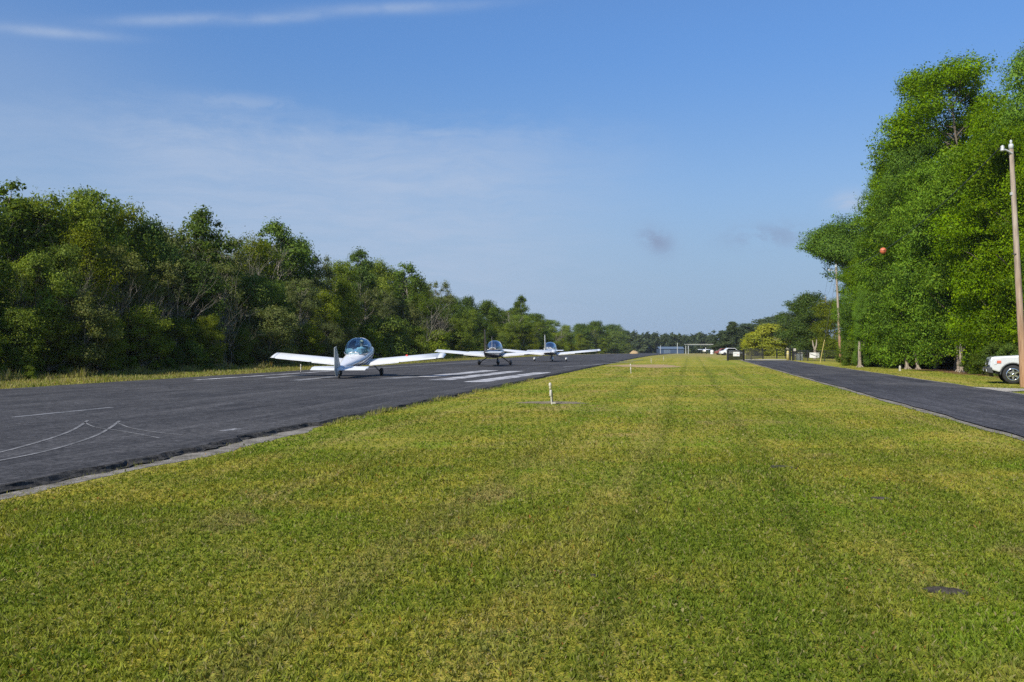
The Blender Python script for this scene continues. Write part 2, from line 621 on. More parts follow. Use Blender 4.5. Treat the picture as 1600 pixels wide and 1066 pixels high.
structure(strip_mesh('road_verge', lambda v: (RR - 0.3, RR + 0.30 + 0.12 * wob(v * 1.1, 4.0)), vsteps(-30, 106), 0.010, M_concrete, 2), 'pale edging on the tree side of the road')


def patch(name, cx, cy, ru, rv, mat, z, seed, label, hump=0.0, n=40):
    """irregular sheet on the ground"""
    rr = random.Random(seed)
    ph = [rr.uniform(0, 6.28) for _ in range(5)]
    V, Fc = [(cx, cy, gz(cx, cy) + z + hump)], []
    rings = (0.35, 0.7, 1.0)
    for q in rings:
        for k in range(n):
            a = 2 * math.pi * k / n
            r = q * (1 + 0.16 * math.sin(2 * a + ph[0]) + 0.12 * math.sin(3 * a + ph[1]) + 0.08 * math.sin(7 * a + ph[2]) + 0.05 * math.sin(13 * a + ph[3]))
            du, dv = ru * r * math.cos(a), rv * r * math.sin(a)
            x, y = cx + du * CT + dv * ST, cy - du * ST + dv * CT
            V.append((x, y, gz(x, y) + z + hump * (1 - q * q) * (0.7 + 0.6 * rr.random())))
    for k in range(n):
        Fc.append((0, 1 + k, 1 + (k + 1) % n))
    for j in range(len(rings) - 1):
        for k in range(n):
            a, b = 1 + j * n + k, 1 + j * n + (k + 1) % n
            Fc.append((a, a + n, b + n, b))
    me = bpy.data.meshes.new(name)
    me.from_pydata(V, [], Fc)
    me.materials.append(mat)
    me.polygons.foreach_set('use_smooth', [True] * len(Fc))
    return structure(link(name, me), label)


BARE = []           # (x, y, radius u, radius v) kept free of grass blades


def bare(px, py, ru, rv, *a, **k):
    x, y = at(px, py)
    BARE.append((x, y, ru, rv))
    return patch(a[0], x, y, ru, rv, *a[1:], **k)


bare(864, 629.5, 0.80, 0.62, 'dirt_patch', M_soil, 0.006, 3, 'bare grey soil round the nearest white light post', hump=0.02)
bare(1010, 572, 2.9, 5.0, 'sand_patch', M_sand, 0.008, 5, 'tan sandy patch beside the runway', hump=0.05)
bare(1476, 924, 0.13, 0.085, 'dirt_patch', M_darksoil, 0.004, 9, 'small dark dug hole in the lawn', hump=0.02)
bare(1222, 730, 0.17, 0.16, 'dirt_patch', M_darksoil, 0.004, 11, 'thin dark soil spot in the middle of the lawn', hump=0.01)
bare(1376, 779, 0.11, 0.09, 'dirt_patch', M_darksoil, 0.004, 12, 'small dark soil spot in the lawn on the right', hump=0.01)
bare(927, 900, 0.04, 0.05, 'dirt_patch', M_darksoil, 0.004, 13, 'tiny dark soil spot in the lawn', hump=0.01)
# pale apron behind the gate and the concrete driveway of the parked truck
ax, ay = at(1195, 562.5)
patch('gate_apron', ax, ay + 1.5, 3.3, 4.5, M_pale, 0.008, 21, 'pale concrete apron at the gate')
x0, y0 = at(1520, 610); x1, y1 = at(1700, 612)
V = []
for px, py in ((1462, 606), (1512, 611.5), (1548, 614.5), (1600, 611.7), (1720, 613), (1720, 608.5), (1600, 608.5), (1520, 605.5)):
    x, y = at(px, py)
    V.append((x, y, 0.022))
me = bpy.data.meshes.new('driveway')
me.from_pydata(V, [], [tuple(range(len(V)))])
me.materials.append(M_pale)
structure(link('driveway', me), 'pale concrete driveway beside the road')
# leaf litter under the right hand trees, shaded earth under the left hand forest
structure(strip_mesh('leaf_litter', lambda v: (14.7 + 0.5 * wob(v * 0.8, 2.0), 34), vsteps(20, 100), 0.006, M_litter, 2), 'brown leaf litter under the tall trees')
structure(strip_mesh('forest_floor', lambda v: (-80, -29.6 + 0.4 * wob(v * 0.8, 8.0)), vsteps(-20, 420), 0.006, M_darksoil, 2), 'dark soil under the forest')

# painted and worn marks on the runway
MARKZ = SLAB + 0.003


def mark(px0, py0, px1, py1, w, mat, label, name='runway_marking', z=MARKZ):
    def g(px, py):
        y = F * (EYE - SLAB) / (py - HORIZON)
        return Vector(((px - 800) / F * y, y))
    a, b = g(px0, py0), g(px1, py1)
    d = (b - a)
    s = Vector((d.y, -d.x)).normalized() * (w / 2)
    n = max(2, int(d.length / 0.6))
    V, Fc = [], []
    for i in range(n + 1):
        p = a + d * (i / n)
        j = 0.06 * w * wob(i * 1.7, px0)
        for q in (p - s * (1 + j), p + s * (1 + j)):
            V.append((q.x, q.y, gz(q.x, q.y) + z))
    for i in range(n):
        Fc.append((2 * i, 2 * i + 1, 2 * i + 3, 2 * i + 2))
    me = bpy.data.meshes.new(name)
    me.from_pydata(V, [], Fc)
    me.materials.append(mat)
    return structure(link(name, me), label)


mark(741, 597, 850, 581.8, 0.95, M_paint, 'worn white threshold stripe nearest the lawn')
mark(684, 594.2, 808, 579.8, 0.95, M_paint, 'worn white threshold stripe in the middle')
mark(664, 588.8, 768, 578.8, 0.95, M_paint, 'worn white threshold stripe farthest from the lawn')
mark(606, 591.5, 650, 588.5, 0.9, M_faint, 'faded threshold stripe behind the nearest airplane')
mark(461, 594.5, 524, 588.5, 0.55, M_faint, 'faded stripe left of the nearest airplane')
mark(415, 590.8, 480, 585.6, 0.6, M_faint, 'faded stripe near the left runway edge')
mark(305, 593.8, 520, 579.6, 0.35, M_paint, 'thin white line on the left runway edge')
mark(520, 579.6, 760, 564.5, 0.35, M_faint, 'faded white line far along the left runway edge')
mark(20, 652, 175, 636.5, 0.16, M_faint, 'faded centre line on the left of the runway')
for px, py, ln in ((880, 573.5, 60), (930, 569.5, 60), (955, 566, 50)):
    mark(px, py, px + ln, py - 4.2, 0.3, M_faint, 'faded streak far down the runway')


def f_vfaint(t):
    c = t.coord()
    n = t.noise(c, 2.2, 5, 0.8)
    f = t.noise(c, 20.0, 4, 0.85)
    k = t.math('ADD', t.math('MULTIPLY', n, 0.5), t.math('MULTIPLY', f, 0.5))
    return pbr(t, t.mix(t.ramp(k, 0.40, 0.60), (0.075, 0.074, 0.075), (0.27, 0.265, 0.265)), 0.88, 0, None, 0.25)


M_vfaint = material('tyre_scuff', f_vfaint)


def tyre_mark(pix, w, label):
    P = []
    for px, py in pix:
        y = F * (EYE - SLAB) / (py - HORIZON)
        P.append(Vector(((px - 800) / F * y, y)))
    pts = []
    for i in range(len(P) - 1):                       # Catmull-Rom
        p0, p1, p2, p3 = P[max(i - 1, 0)], P[i], P[i + 1], P[min(i + 2, len(P) - 1)]
        for k in range(8):
            s = k / 8
            pts.append(0.5 * ((2 * p1) + (p2 - p0) * s + (2 * p0 - 5 * p1 + 4 * p2 - p3) * s * s + (3 * p1 - p0 - 3 * p2 + p3) * s ** 3))
    pts.append(P[-1])
    V, Fc = [], []
    for i, p in enumerate(pts):
        d = pts[min(i + 1, len(pts) - 1)] - pts[max(i - 1, 0)]
        s = Vector((d.y, -d.x)).normalized() * (w / 2)
        for q in (p - s, p + s):
            V.append((q.x, q.y, MARKZ + 0.002))
    for i in range(len(pts) - 1):
        Fc.append((2 * i, 2 * i + 1, 2 * i + 3, 2 * i + 2))
    me = bpy.data.meshes.new('tyre_mark')
    me.from_pydata(V, [], Fc)
    me.materials.append(M_vfaint)
    structure(link('tyre_mark', me), label)


tyre_mark([(-40, 713), (0, 707), (50, 694), (95, 680), (120, 669), (138, 657)], 0.06, 'pale curved tyre mark, the upper one')
tyre_mark([(-40, 728), (0, 720), (60, 708), (110, 695), (150, 681), (172, 669), (187, 658)], 0.06, 'pale curved tyre mark, the lower one')
tyre_mark([(132, 660), (150, 668), (185, 673), (225, 680), (250, 685)], 0.035, 'thin pale tyre mark crossing the curved ones')
tyre_mark([(184, 661), (205, 669), (240, 675), (285, 680)], 0.035, 'thin pale tyre mark running to the runway edge')
mark(346, 673.5, 372, 670.0, 0.16, M_paint, 'small white paint scrap at the runway edge')

# ------------------------------------------------------------------ foliage
rng = np.random.default_rng(7)


def quads_mesh(name, V, tint, mat, mat_index=None):
    n = V.shape[0]
    me = bpy.data.meshes.new(name)
    me.vertices.add(n * 4)
    me.vertices.foreach_set('co', V.reshape(-1).astype(np.float32))
    me.loops.add(n * 4)
    me.loops.foreach_set('vertex_index', np.arange(n * 4, dtype=np.int32))
    me.polygons.add(n)
    me.polygons.foreach_set('loop_start', np.arange(0, n * 4, 4, dtype=np.int32))
    try:
        me.polygons.foreach_set('loop_total', np.full(n, 4, dtype=np.int32))
    except Exception:
        pass
    me.update(calc_edges=True)
    at_ = me.color_attributes.new('tint', 'FLOAT_COLOR', 'POINT')
    c = np.ones((n, 4, 4), np.float32)
    c[:, :, :3] = tint[:, None, :]
    at_.data.foreach_set('color', c.reshape(-1))
    me.materials.append(mat)
    return me


def norm(a):
    return a / np.maximum(np.linalg.norm(a, axis=-1, keepdims=True), 1e-9)


def leaf_quads(P, N, T, L, W, fold=0.15):
    S = norm(np.cross(N, T))
    L, W = L[:, None], W[:, None]
    base = P - T * L * 0.5
    tip = P + T * L * 0.5 - N * L * 0.12
    mid = P - T * L * 0.06 + N * W * fold
    return np.stack([base, mid - S * W * 0.5, tip, mid + S * W * 0.5], axis=1)


def clump_leaves(rg, clumps, n, size, shell=0.5, up=0.35, rnd=0.9, aspect=0.62):
    """leaf sprays spread through the outer part of a set of ellipsoidal clumps"""
    C = np.array([c[:3] for c in clumps]); Rr = np.array([c[3:6] for c in clumps])
    tc = np.array([c[6] for c in clumps])
    w = (Rr.prod(axis=1)) ** (2 / 3.0)
    idx = rg.choice(len(clumps), n, p=w / w.sum())
    dirs = norm(rg.normal(size=(n, 3)))
    dirs[:, 2] = np.where(dirs[:, 2] < -0.2, dirs[:, 2] * 0.6, dirs[:, 2])
    rad = rg.uniform(shell, 1.05, n) ** 0.8 * (1 + 0.22 * np.minimum(np.abs(rg.normal(size=n)), 1.3))
    # sub clumping inside each ellipsoid so that its outline is ragged
    k = norm(rg.normal(size=(n, 3)))
    lump = 1 + 0.16 * np.sin(dirs[:, 0] * 7 + idx * 2.1) + 0.14 * np.sin(dirs[:, 1] * 8 + idx * 1.3) + 0.12 * np.sin(dirs[:, 2] * 9 + idx * 0.7)
    P = C[idx] + dirs * Rr[idx] * (rad * lump)[:, None] + k * 0.04
    N = norm(dirs + np.array([0, 0, up]) + rnd * rg.normal(size=(n, 3)) * 0.6)
    T = norm(np.cross(N, norm(rg.normal(size=(n, 3)))))
    L = size * rg.uniform(0.55, 1.4, n) * np.where(rg.random(n) < 0.12, 1.5, 1.0)
    V = leaf_quads(P, N, T, L, L * aspect * rg.uniform(0.75, 1.2, n))
    tint = np.stack([np.clip(tc[idx] + rg.normal(0, 0.16, n), 0, 1), rg.random(n), rg.random(n)], axis=1)
    return V, tint


def f_leaf(dark, light, yellow, trans=0.35):
    def fn(t):
        a = t.node('ShaderNodeAttribute', attribute_name='tint')
        r, g, b = t.xyz(a.outputs['Color'])
        rnd = t.node('ShaderNodeObjectInfo').outputs['Random']
        c = t.mix(r, dark, light)
        c = t.mix(t.ramp(g, 0.72, 1.0, 0, 0.55), c, yellow)
        hs = t.node('ShaderNodeHueSaturation', {'Hue': t.ramp(rnd, 0, 1, 0.484, 0.504, False),
                                                'Saturation': t.ramp(rnd, 0, 1, 1.05, 0.9, False),
                                                'Value': t.ramp(t.math('FRACT', t.math('MULTIPLY', rnd, 7.3)), 0, 1, 0.82, 1.2, False), 'Color': c})
        c = hs.outputs[0]
        df = t.node('ShaderNodeBsdfDiffuse', {'Color': c}).outputs[0]
        tr = t.node('ShaderNodeBsdfTranslucent', {'Color': t.mix(1.0, c, (1.35, 1.3, 0.55), 'MULTIPLY')}).outputs[0]
        gl = t.node('ShaderNodeBsdfGlossy', {'Color': (1, 1, 1), 'Roughness': 0.55}).outputs[0]
        m = t.node('ShaderNodeMixShader', {0: trans})
        t.l.new(df, m.inputs[1]); t.l.new(tr, m.inputs[2])
        m2 = t.node('ShaderNodeMixShader', {0: 0.007})
        t.l.new(m.outputs[0], m2.inputs[1]); t.l.new(gl, m2.inputs[2])
        return m2.outputs[0]
    return fn


M_leaf = {
    'dark': material('leaf_dark', f_leaf((0.046, 0.092, 0.011), (0.118, 0.195, 0.020), (0.18, 0.22, 0.02))),
    'green': material('leaf_green', f_leaf((0.075, 0.128, 0.010), (0.190, 0.270, 0.024), (0.27, 0.28, 0.035))),
    'yellow': material('leaf_yellow', f_leaf((0.095, 0.145, 0.010), (0.200, 0.260, 0.020), (0.26, 0.275, 0.03))),
    'olive': material('leaf_olive', f_leaf((0.090, 0.120, 0.028), (0.185, 0.225, 0.055), (0.28, 0.26, 0.10))),
    'lime': material('leaf_lime', f_leaf((0.046, 0.108, 0.001), (0.150, 0.285, 0.002), (0.235, 0.31, 0.004), 0.28)),
    'acid': material('leaf_acid', f_leaf((0.20, 0.25, 0.010), (0.37, 0.39, 0.018), (0.44, 0.38, 0.02))),
    'far': material('leaf_far', f_leaf((0.045, 0.075, 0.034), (0.092, 0.130, 0.055), (0.12, 0.14, 0.06))),
    'brown': material('leaf_rust', f_leaf((0.16, 0.075, 0.02), (0.28, 0.14, 0.03), (0.30, 0.22, 0.05))),
}


def f_bark(a, b):
    def fn(t):
        c = t.coord()
        n = t.noise(t.scale(c, (7, 7, 1.4)), 1.0, 5, 0.7)
        return pbr(t, t.mix(t.ramp(n, 0.35, 0.65), a, b), 0.9, 0, t.bump(n, 0.8, 0.03), 0.2)
    return fn


M_bark = material('bark_brown', f_bark((0.07, 0.055, 0.04), (0.17, 0.14, 0.11)))
M_grey = material('bark_grey', f_bark((0.19, 0.165, 0.135), (0.40, 0.355, 0.30)))
M_palebark = material('bark_pale', f_bark((0.19, 0.155, 0.115), (0.40, 0.34, 0.27)))


def limb_path(rr, a, b, bend=0.12, n=5):
    a, b = Vector(a), Vector(b)
    L = (b - a).length
    pts = []
    o1 = Vector([rr.gauss(0, bend) * L for _ in range(3)])
    for i in range(n + 1):
        s = i / n
        pts.append(a.lerp(b, s) + o1 * math.sin(s * math.pi) + Vector((0, 0, -0.15 * L * s * (1 - s))))
    return pts


def tree_meshes(name, seed, h=10.0, rx=3.0, z0=0.25, n_cl=40, cr=(0.7, 1.3), n_leaf=18000, size=0.17, leaf='green', bark=None,
                trunk_r=0.16, shell=0.5, limbs=0.7, shape='oval', thin=1.0, flat=0.8, extra=None, lean=(0, 0)):
    """trunk with limbs, and a crown of leaf sprays in ragged clumps; nominal height h"""
    rr = random.Random(seed)
    rg = np.random.default_rng(seed)
    zb = z0 * h
    cl = []
    for i in range(n_cl):
        s = (i + rr.random()) / n_cl                    # height fraction in the crown
        if shape == 'oval': prof = math.sin(math.pi * (0.12 + 0.82 * s)) ** 0.7
        elif shape == 'cone': prof = 1.0 - 0.92 * s
        elif shape == 'column': prof = 1.0 if s < 0.75 else 1.0 - 1.6 * (s - 0.75)
        elif shape == 'umbrella': prof = 0.35 + 0.75 * s if s < 0.75 else 1.0 - 1.2 * (s - 0.75)
        else: prof = math.sqrt(max(0.05, 1 - s * s))
        a = rr.uniform(0, 2 * math.pi)
        q = rx * prof * math.sqrt(rr.uniform(0.12, 1.0)) * (0.9 + 0.25 * math.sin(a * 2 + seed))
        r = rr.uniform(*cr) * (0.75 + 0.35 * prof)
        z = zb + (h - zb) * s
        z = min(z, h - r * flat * 0.8)
        cl.append((q * math.cos(a) + lean[0] * s, q * math.sin(a) + lean[1] * s, z, r, r * rr.uniform(0.8, 1.1), r * flat, rr.uniform(0.15, 0.85)))
    for e in (extra or []):
        cl.append(e)
    V, tint = clump_leaves(rg, cl, n_leaf, size, shell)
    crown = quads_mesh(name + '_crown', V, tint, M_leaf[leaf])
    mb = MB()
    top = Vector((rr.gauss(0, 0.2) + lean[0] * 0.7, rr.gauss(0, 0.2) + lean[1] * 0.7, h * 0.86))
    tp = limb_path(rr, (0, 0, -0.25), top, 0.03, 8)
    mb.tube(tp, [trunk_r * (1.25 if i == 0 else 1) * (1 - 0.85 * i / 8) for i in range(9)], 8)
    for c in cl:
        if rr.random() < limbs:
            zc = max(0.12 * h, c[2] - rr.uniform(0.5, 1.6) - 0.35 * math.hypot(c[0], c[1]))
            k = max(0, min(7.9, (zc + 0.25) / (h * 0.86 + 0.25) * 8))
            i = int(k)
            st = tp[i].lerp(tp[i + 1], k - i)
            r0 = trunk_r * (1 - 0.85 * k / 8) * 0.5
            mb.tube(limb_path(rr, st, c[:3], 0.10, 5), [max(0.012, r0 * (1 - 0.16 * q)) for q in range(6)], 5, False)
    trunk = mb.mesh(name + '_trunk', bark or M_bark, False)
    return trunk, crown


def twig_mesh(name, seed, h=5.0, n=14, mat=None, spread=0.5, levels=3, r0=0.026):
    """leafless shrub or snag: forking grey stems"""
    rr = random.Random(seed)
    mb = MB()

    def grow(p, d, L, r, lv):
        pts = [p]
        q = p.copy(); dd = d.copy()
        for i in range(4):
            dd = (dd + Vector((rr.gauss(0, .13), rr.gauss(0, .13), rr.gauss(0.04, .10)))).normalized()
            q = q + dd * (L / 4)
            pts.append(q.copy())
        mb.tube(pts, [r * (1 - 0.16 * i) for i in range(5)], 4, False)
        if lv > 0:
            for k in range(rr.choice((2, 3, 3, 4))):
                i = rr.choice((2, 3, 3, 4))
                nd = (dd + Vector((rr.gauss(0, .55), rr.gauss(0, .55), rr.gauss(0.15, .35)))).normalized()
                grow(pts[i], nd, L * rr.uniform(0.45, 0.75), r * 0.5, lv - 1)
    for i in range(n):
        a = rr.uniform(0, 6.28)
        s = spread * rr.random() ** 0.5
        grow(Vector((s * math.cos(a), s * math.sin(a), -0.1)),
             Vector((math.cos(a) * rr.uniform(0, .35), math.sin(a) * rr.uniform(0, .35), 1)).normalized(),
             h * rr.uniform(0.4, 0.62), r0 * rr.uniform(0.6, 1.2), levels)
    return mb.mesh(name, mat or M_grey, False)


KIND = {}
for s in (1, 2, 3):
    KIND['dark', s] = tree_meshes('dark_tree', 10 + s, 10, 2.7, 0.12, 44, (0.7, 1.3), 24000, 0.17, 'dark', trunk_r=0.15, limbs=0.6, shell=0.35)
    KIND['green', s] = tree_meshes('green_tree', 20 + s, 10, 2.8, 0.10, 52, (0.6, 1.15), 26000, 0.15, 'green', trunk_r=0.14, limbs=0.7, shape=('umbrella', 'oval', 'umbrella')[s - 1], shell=0.3)
    KIND['yellow', s] = tree_meshes('yellow_tree', 30 + s, 10, 2.6, 0.08, 46, (0.65, 1.2), 25000, 0.14, 'yellow', trunk_r=0.13, limbs=0.6, flat=0.9, shell=0.35)
    KIND['olive', s] = tree_meshes('olive_tree', 40 + s, 10, 2.5, 0.10, 64, (0.35, 0.8), 14000, 0.14, 'olive', M_grey, 0.13, 0.15, 1.0, 'umbrella')
    KIND['sprig', s] = tree_meshes('sprig_tree', 50 + s, 10, 2.0, 0.22, 56, (0.35, 0.85), 13000, 0.16, 'dark', M_grey, 0.12, 0.1, 0.9, 'oval', lean=((0.5, 0.2), (-0.6, 0.1), (0.2, -0.5))[s - 1])
    KIND['scrub', s] = tree_meshes('scrub', 60 + s, 6, 2.4, 0.02, 46, (0.5, 1.0), 22000, 0.135, ('green', 'olive', 'yellow')[s - 1], M_grey, 0.07, 0.3, 1.0, 'oval')
    KIND['bush', s] = tree_meshes('bush', 70 + s, 3, 1.7, 0.0, 30, (0.4, 0.75), 13000, 0.12, ('dark', 'green', 'green')[s - 1], M_bark, 0.05, 0.3, 0.8, 'dome')
    KIND['bare', s] = (twig_mesh('bare_shrub', 80 + s, 5.5, 14, M_grey, 0.8), None)
    KIND['snag', s] = (twig_mesh('bare_tree', 90 + s, 9.0, 2, M_grey, 0.1, 4, 0.07), None)
    KIND['curtain', s] = tree_meshes('curtain_tree', 100 + s, 12, 2.9, 0.065, 84, (0.45, 1.1), 90000, 0.108, 'lime', M_bark, 0.17, 0.5, 0.5, 'column')
    KIND['tall', s] = tree_meshes('tall_tree', 110 + s, 20, 4.8, 0.42, 84, (0.55, 1.35), 100000, 0.125, 'lime', M_bark, 0.28, 0.5, 0.9, 'oval')
KIND['round', 1] = tree_meshes('round_tree', 121, 6, 3.3, 0.02, 70, (0.6, 1.1), 30000, 0.20, 'acid', M_bark, 0.14, 0.5, 0.4, 'dome')
KIND['pine', 1] = tree_meshes('pine', 131, 12, 3.2, 0.12, 60, (0.5, 1.0), 13000, 0.26, 'far', M_bark, 0.16, 0.4, 0.5, 'cone')
KIND['far', 1] = tree_meshes('far_tree', 141, 10, 3.4, 0.06, 34, (0.8, 1.5), 9000, 0.32, 'far', M_bark, 0.16, 0.5, 0.3, 'oval')
KIND['far', 2] = tree_meshes('far_tree', 142, 10, 2.6, 0.10, 30, (0.7, 1.3), 8000, 0.32, 'far', M_bark, 0.16, 0.5, 0.3, 'oval')
NOMINAL = {'scrub': 6, 'bush': 3, 'bare': 7.2, 'snag': 10.5, 'curtain': 12, 'tall': 20, 'round': 6, 'pine': 12}

rt = random.Random(99)
LABELS = {}
ORD = ['first', 'second', 'third', 'fourth', 'fifth', 'sixth', 'seventh', 'eighth', 'ninth', 'tenth', 'eleventh', 'twelfth']


def plant(name, kind, x, y, h, wide=1.0, label='', cat='tree', group=None, rz=None, base=None, part_trunk='trunk', part_crown='crown', var=None):
    s = var or rt.choice([k[1] for k in KIND if k[0] == kind])
    tm, cm = KIND[kind, s]
    sc = h / NOMINAL.get(kind, 10)
    wide = wide / sc if wide > 0 and False else wide
    o = empty(name, (x, y, gz(x, y) if base is None else base), rt.uniform(0, 6.28) if rz is None else rz, None, cat, group)
    if cm is None:
        bpy.data.objects.remove(o)
        o = link(name, tm)
        o.location = (x, y, gz(x, y)); o.rotation_euler = (0, 0, rt.uniform(0, 6.28))
        tag(o, None, cat, group)
    else:
        link(part_trunk, tm, o)
        link(part_crown, cm, o)
    o.scale = (sc * wide, sc * wide, sc)
    LABELS.setdefault(label, []).append((800 + F * x / max(y, 1), o))
    return o


# the forest left of the runway: skyline trees, the trees in front of them, and the scrub along its foot
def spot(px):
    for a, b in ((90, 'left photo edge'), (210, 'left forest'), (330, 'under the pointed crown'), (450, 'over the nearest left wing'), (560, 'over the nearest fin'),
                 (680, 'over the nearest right wing'), (800, 'behind the maroon fin'), (960, 'behind the farthest airplane'), (1100, 'far runway end')):
        if px < a:
            return b
    return 'far away'


DESC = {'dark': 'dark green broadleaf tree', 'green': 'mid green flat topped tree', 'yellow': 'yellow green domed tree', 'olive': 'thin olive tree with grey limbs',
        'sprig': 'tall thin dark tree', 'scrub': 'leafy green scrub', 'bush': 'low dense bush', 'bare': 'leafless grey shrub', 'snag': 'bare grey tree'}
CAT = {'scrub': 'bush', 'bush': 'bush', 'bare': 'shrub'}
NAME = {'dark': 'broadleaf_tree', 'green': 'broadleaf_tree', 'yellow': 'broadleaf_tree', 'olive': 'olive_tree', 'sprig': 'broadleaf_tree', 'scrub': 'scrub_bush',
        'bush': 'bush', 'bare': 'bare_shrub', 'snag': 'bare_tree'}


def forest(px, topy, kind, u, wide, row):
    x, y = on_u(px, u)
    h = height_for(topy, y) - gz(x, y)
    if y > 110 and kind != 'sprig': wide *= 1.0 + min(0.5, (y - 110) / 240)
    return plant(NAME[kind], kind, x, y, h, wide, '%s, forest %s, %s' % (DESC[kind], row, spot(px)), CAT.get(kind, 'tree'),
                 'trees of the forest left of the runway' if kind not in CAT else 'bushes along the forest foot')


SKY_L = [(-70, 300, 'green', 1.0), (4, 286, 'sprig', 1.2), (40, 309, 'green', 0.9), (98, 308, 'green', 0.85), (148, 299, 'green', 0.8), (196, 322, 'yellow', 0.7), (236, 343, 'dark', 0.7),
         (276, 356, 'olive', 0.8), (318, 326, 'sprig', 1.0), (356, 372, 'olive', 0.8), (398, 372, 'yellow', 0.7), (432, 347, 'sprig', 1.1), (462, 372, 'dark', 0.65),
         (492, 400, 'olive', 0.7), (530, 408, 'green', 0.65), (566, 390, 'sprig', 0.9), (596, 408, 'yellow', 0.7), (632, 410, 'sprig', 1.0), (654, 434, 'dark', 0.6),
         (682, 440, 'olive', 0.7), (706, 464, 'dark', 0.7), (732, 464, 'dark', 0.7), (762, 470, 'dark', 0.75), (790, 486, 'green', 0.7), (813, 462, 'sprig', 0.9), (836, 490, 'dark', 0.75),
         (858, 500, 'green', 0.8), (884, 508, 'yellow', 0.8), (908, 506, 'dark', 0.9), (932, 502, 'dark', 1.0), (958, 507, 'dark', 1.0), (978, 517, 'dark', 1.0)]
for px, ty, kd, w in SKY_L:
    forest(px, ty, kd, rt.uniform(-37.5, -35.0), w, 'top')


def skyl(px):
    for a, b in zip(SKY_L, SKY_L[1:]):
        if a[0] <= px <= b[0]:
            return a[1] + (b[1] - a[1]) * (px - a[0]) / (b[0] - a[0])
    return 300 if px < 0 else 520


def base_y(px):
    return 541 + 0.0537 * (1080 - px)


px = -120
while px < 985:
    b, s = base_y(px), skyl(px)
    fr = rt.uniform(0.60, 0.80)
    kd = rt.choice(['dark', 'green', 'yellow', 'olive', 'scrub', 'green', 'dark', 'olive'])
    forest(px, b + (s - b) * fr, kd, rt.uniform(-34.0, -32.0), rt.uniform(0.75, 1.0), 'middle')
    px += rt.uniform(36, 50) * (0.65 if px > 500 else 1) * (0.7 if px > 750 else 1)
px = -140
while px < 985:
    b, s = base_y(px), skyl(px)
    fr = rt.uniform(0.28, 0.5)
    kd = rt.choice(['scrub', 'scrub', 'yellow', 'bush', 'scrub'])
    forest(px, b + (s - b) * fr, kd, rt.uniform(-31.4, -30.6), rt.uniform(0.9, 1.25), 'front')
    px += rt.uniform(46, 62) * (0.62 if px > 450 else 1) * (0.7 if px > 750 else 1)
# a second, deeper rank so that no sky shows between the stems
px = -150
while px < 985:
    b, s = base_y(px), skyl(px)
    forest(px, b + (s - b) * rt.uniform(0.80, 0.92), rt.choice(['dark', 'green', 'dark']), rt.uniform(-42, -39), 1.0, 'back')
    px += rt.uniform(50, 64) * (0.65 if px > 500 else 1)
for px, ty, kd, u, w in ((48, 392, 'bare', -32.4, 0.8), (78, 380, 'bare', -32.6, 0.8), (122, 388, 'bare', -32.3, 0.8), (150, 372, 'bare', -32.8, 0.8), (186, 405, 'bare', -32.2, 0.8), (10, 300, 'snag', -36.4, 0.7), (408, 355, 'snag', -36.6, 0.6), (330, 340, 'snag', -36.8, 0.6), (540, 392, 'snag', -36.6, 0.6), (112, 350, 'snag', -34.2, 0.6), (205, 395, 'bare', -32.6, 1.0), (262, 400, 'bare', -32.6, 1.0),
                         (330, 398, 'snag', -33.5, 0.7), (385, 362, 'snag', -36.0, 0.7), (505, 388, 'snag', -36.4, 0.7), (300, 372, 'snag', -33.4, 0.7), (455, 450, 'bare', -32.0, 1.0), (658, 452, 'bare', -33.0, 1.2), (645, 480, 'bare', -31.8, 1.0),
                         (676, 470, 'bare', -32.6, 1.1), (808, 478, 'snag', -32.8, 0.9), (822, 500, 'bare', -31.8, 1.0), (868, 505, 'snag', -32.0, 0.7), (18, 372, 'bare', -33.6, 1.0),
                         (505, 470, 'bare', -31.6, 0.9), (350, 430, 'bare', -31.6, 1.0)):
    forest(px, ty, kd, u, w, 'middle')
for px, ty, u in ((45, 572, -29.0), (150, 583, -29.6), (265, 560, -29.8), (300, 535, -30.0), (205, 558, -30.3), (610, 556, -29.7), (700, 546, -29.7), (390, 563, -29.9), (470, 560, -30.0), (885, 541, -29.5), (925, 542, -29.5), (965, 545, -29.5), (990, 546, -29.4), (760, 543, -30)):
    x, y = on_u(px, u)
    plant('bush', 'bush', x, y, height_for(ty, y) - gz(x, y), 1.0, 'small rounded bush, grass verge, %s' % spot(px), 'bush', 'bushes on the verge')

# the tall trees right of the access road
RG = 'tall trees right of the access road'


def right(px, D, topy, kind, wide, label, var=None, name='broadleaf_tree', base=None):
    x = (px - 800) / F * D
    h = height_for(topy, D) - gz(x, D)
    return plant(name, kind, x, D, h, wide, label, 'tree', RG, var=var)


KIND['lean', 1] = tree_meshes('leaning_tree', 151, 12, 0.6, 0.45, 5, (0.4, 0.7), 50000, 0.12, 'lime', M_bark, 0.2, 0.9, 0.6, 'oval',
                              extra=[(-1.75 + 1.95 * math.cos(a) * q, 1.0 + 1.9 * math.sin(a) * q, 9.4 + zz, 1.05, 1.05, 1.0, 0.25 + 0.5 * q)
                                     for a, q, zz in [(k * 2.4, math.sqrt(k * 0.37 % 1.0), (-2.2 + 3.9 * (k * 0.618 % 1.0)) * (1 - 0.45 * (k * 0.37 % 1.0))) for k in range(44)]])
NOMINAL['lean'] = 12
o = right(1352, 99, 328, 'lean', 1.0, 'round crowned tree leaning out to the left behind the middle utility pole', 1)
o.rotation_euler = (0, 0, 0)
right(1394, 80, 247, 'tall', 0.54, 'tall green tree, second crown from the left end of the leafy wall', 2)
right(1478, 72, 98, 'tall', 1.12, 'tallest broad crowned tree above the leafy wall', 1)
right(1428, 70, 215, 'tall', 0.7, 'tall tree just left of the tallest crown', 2)
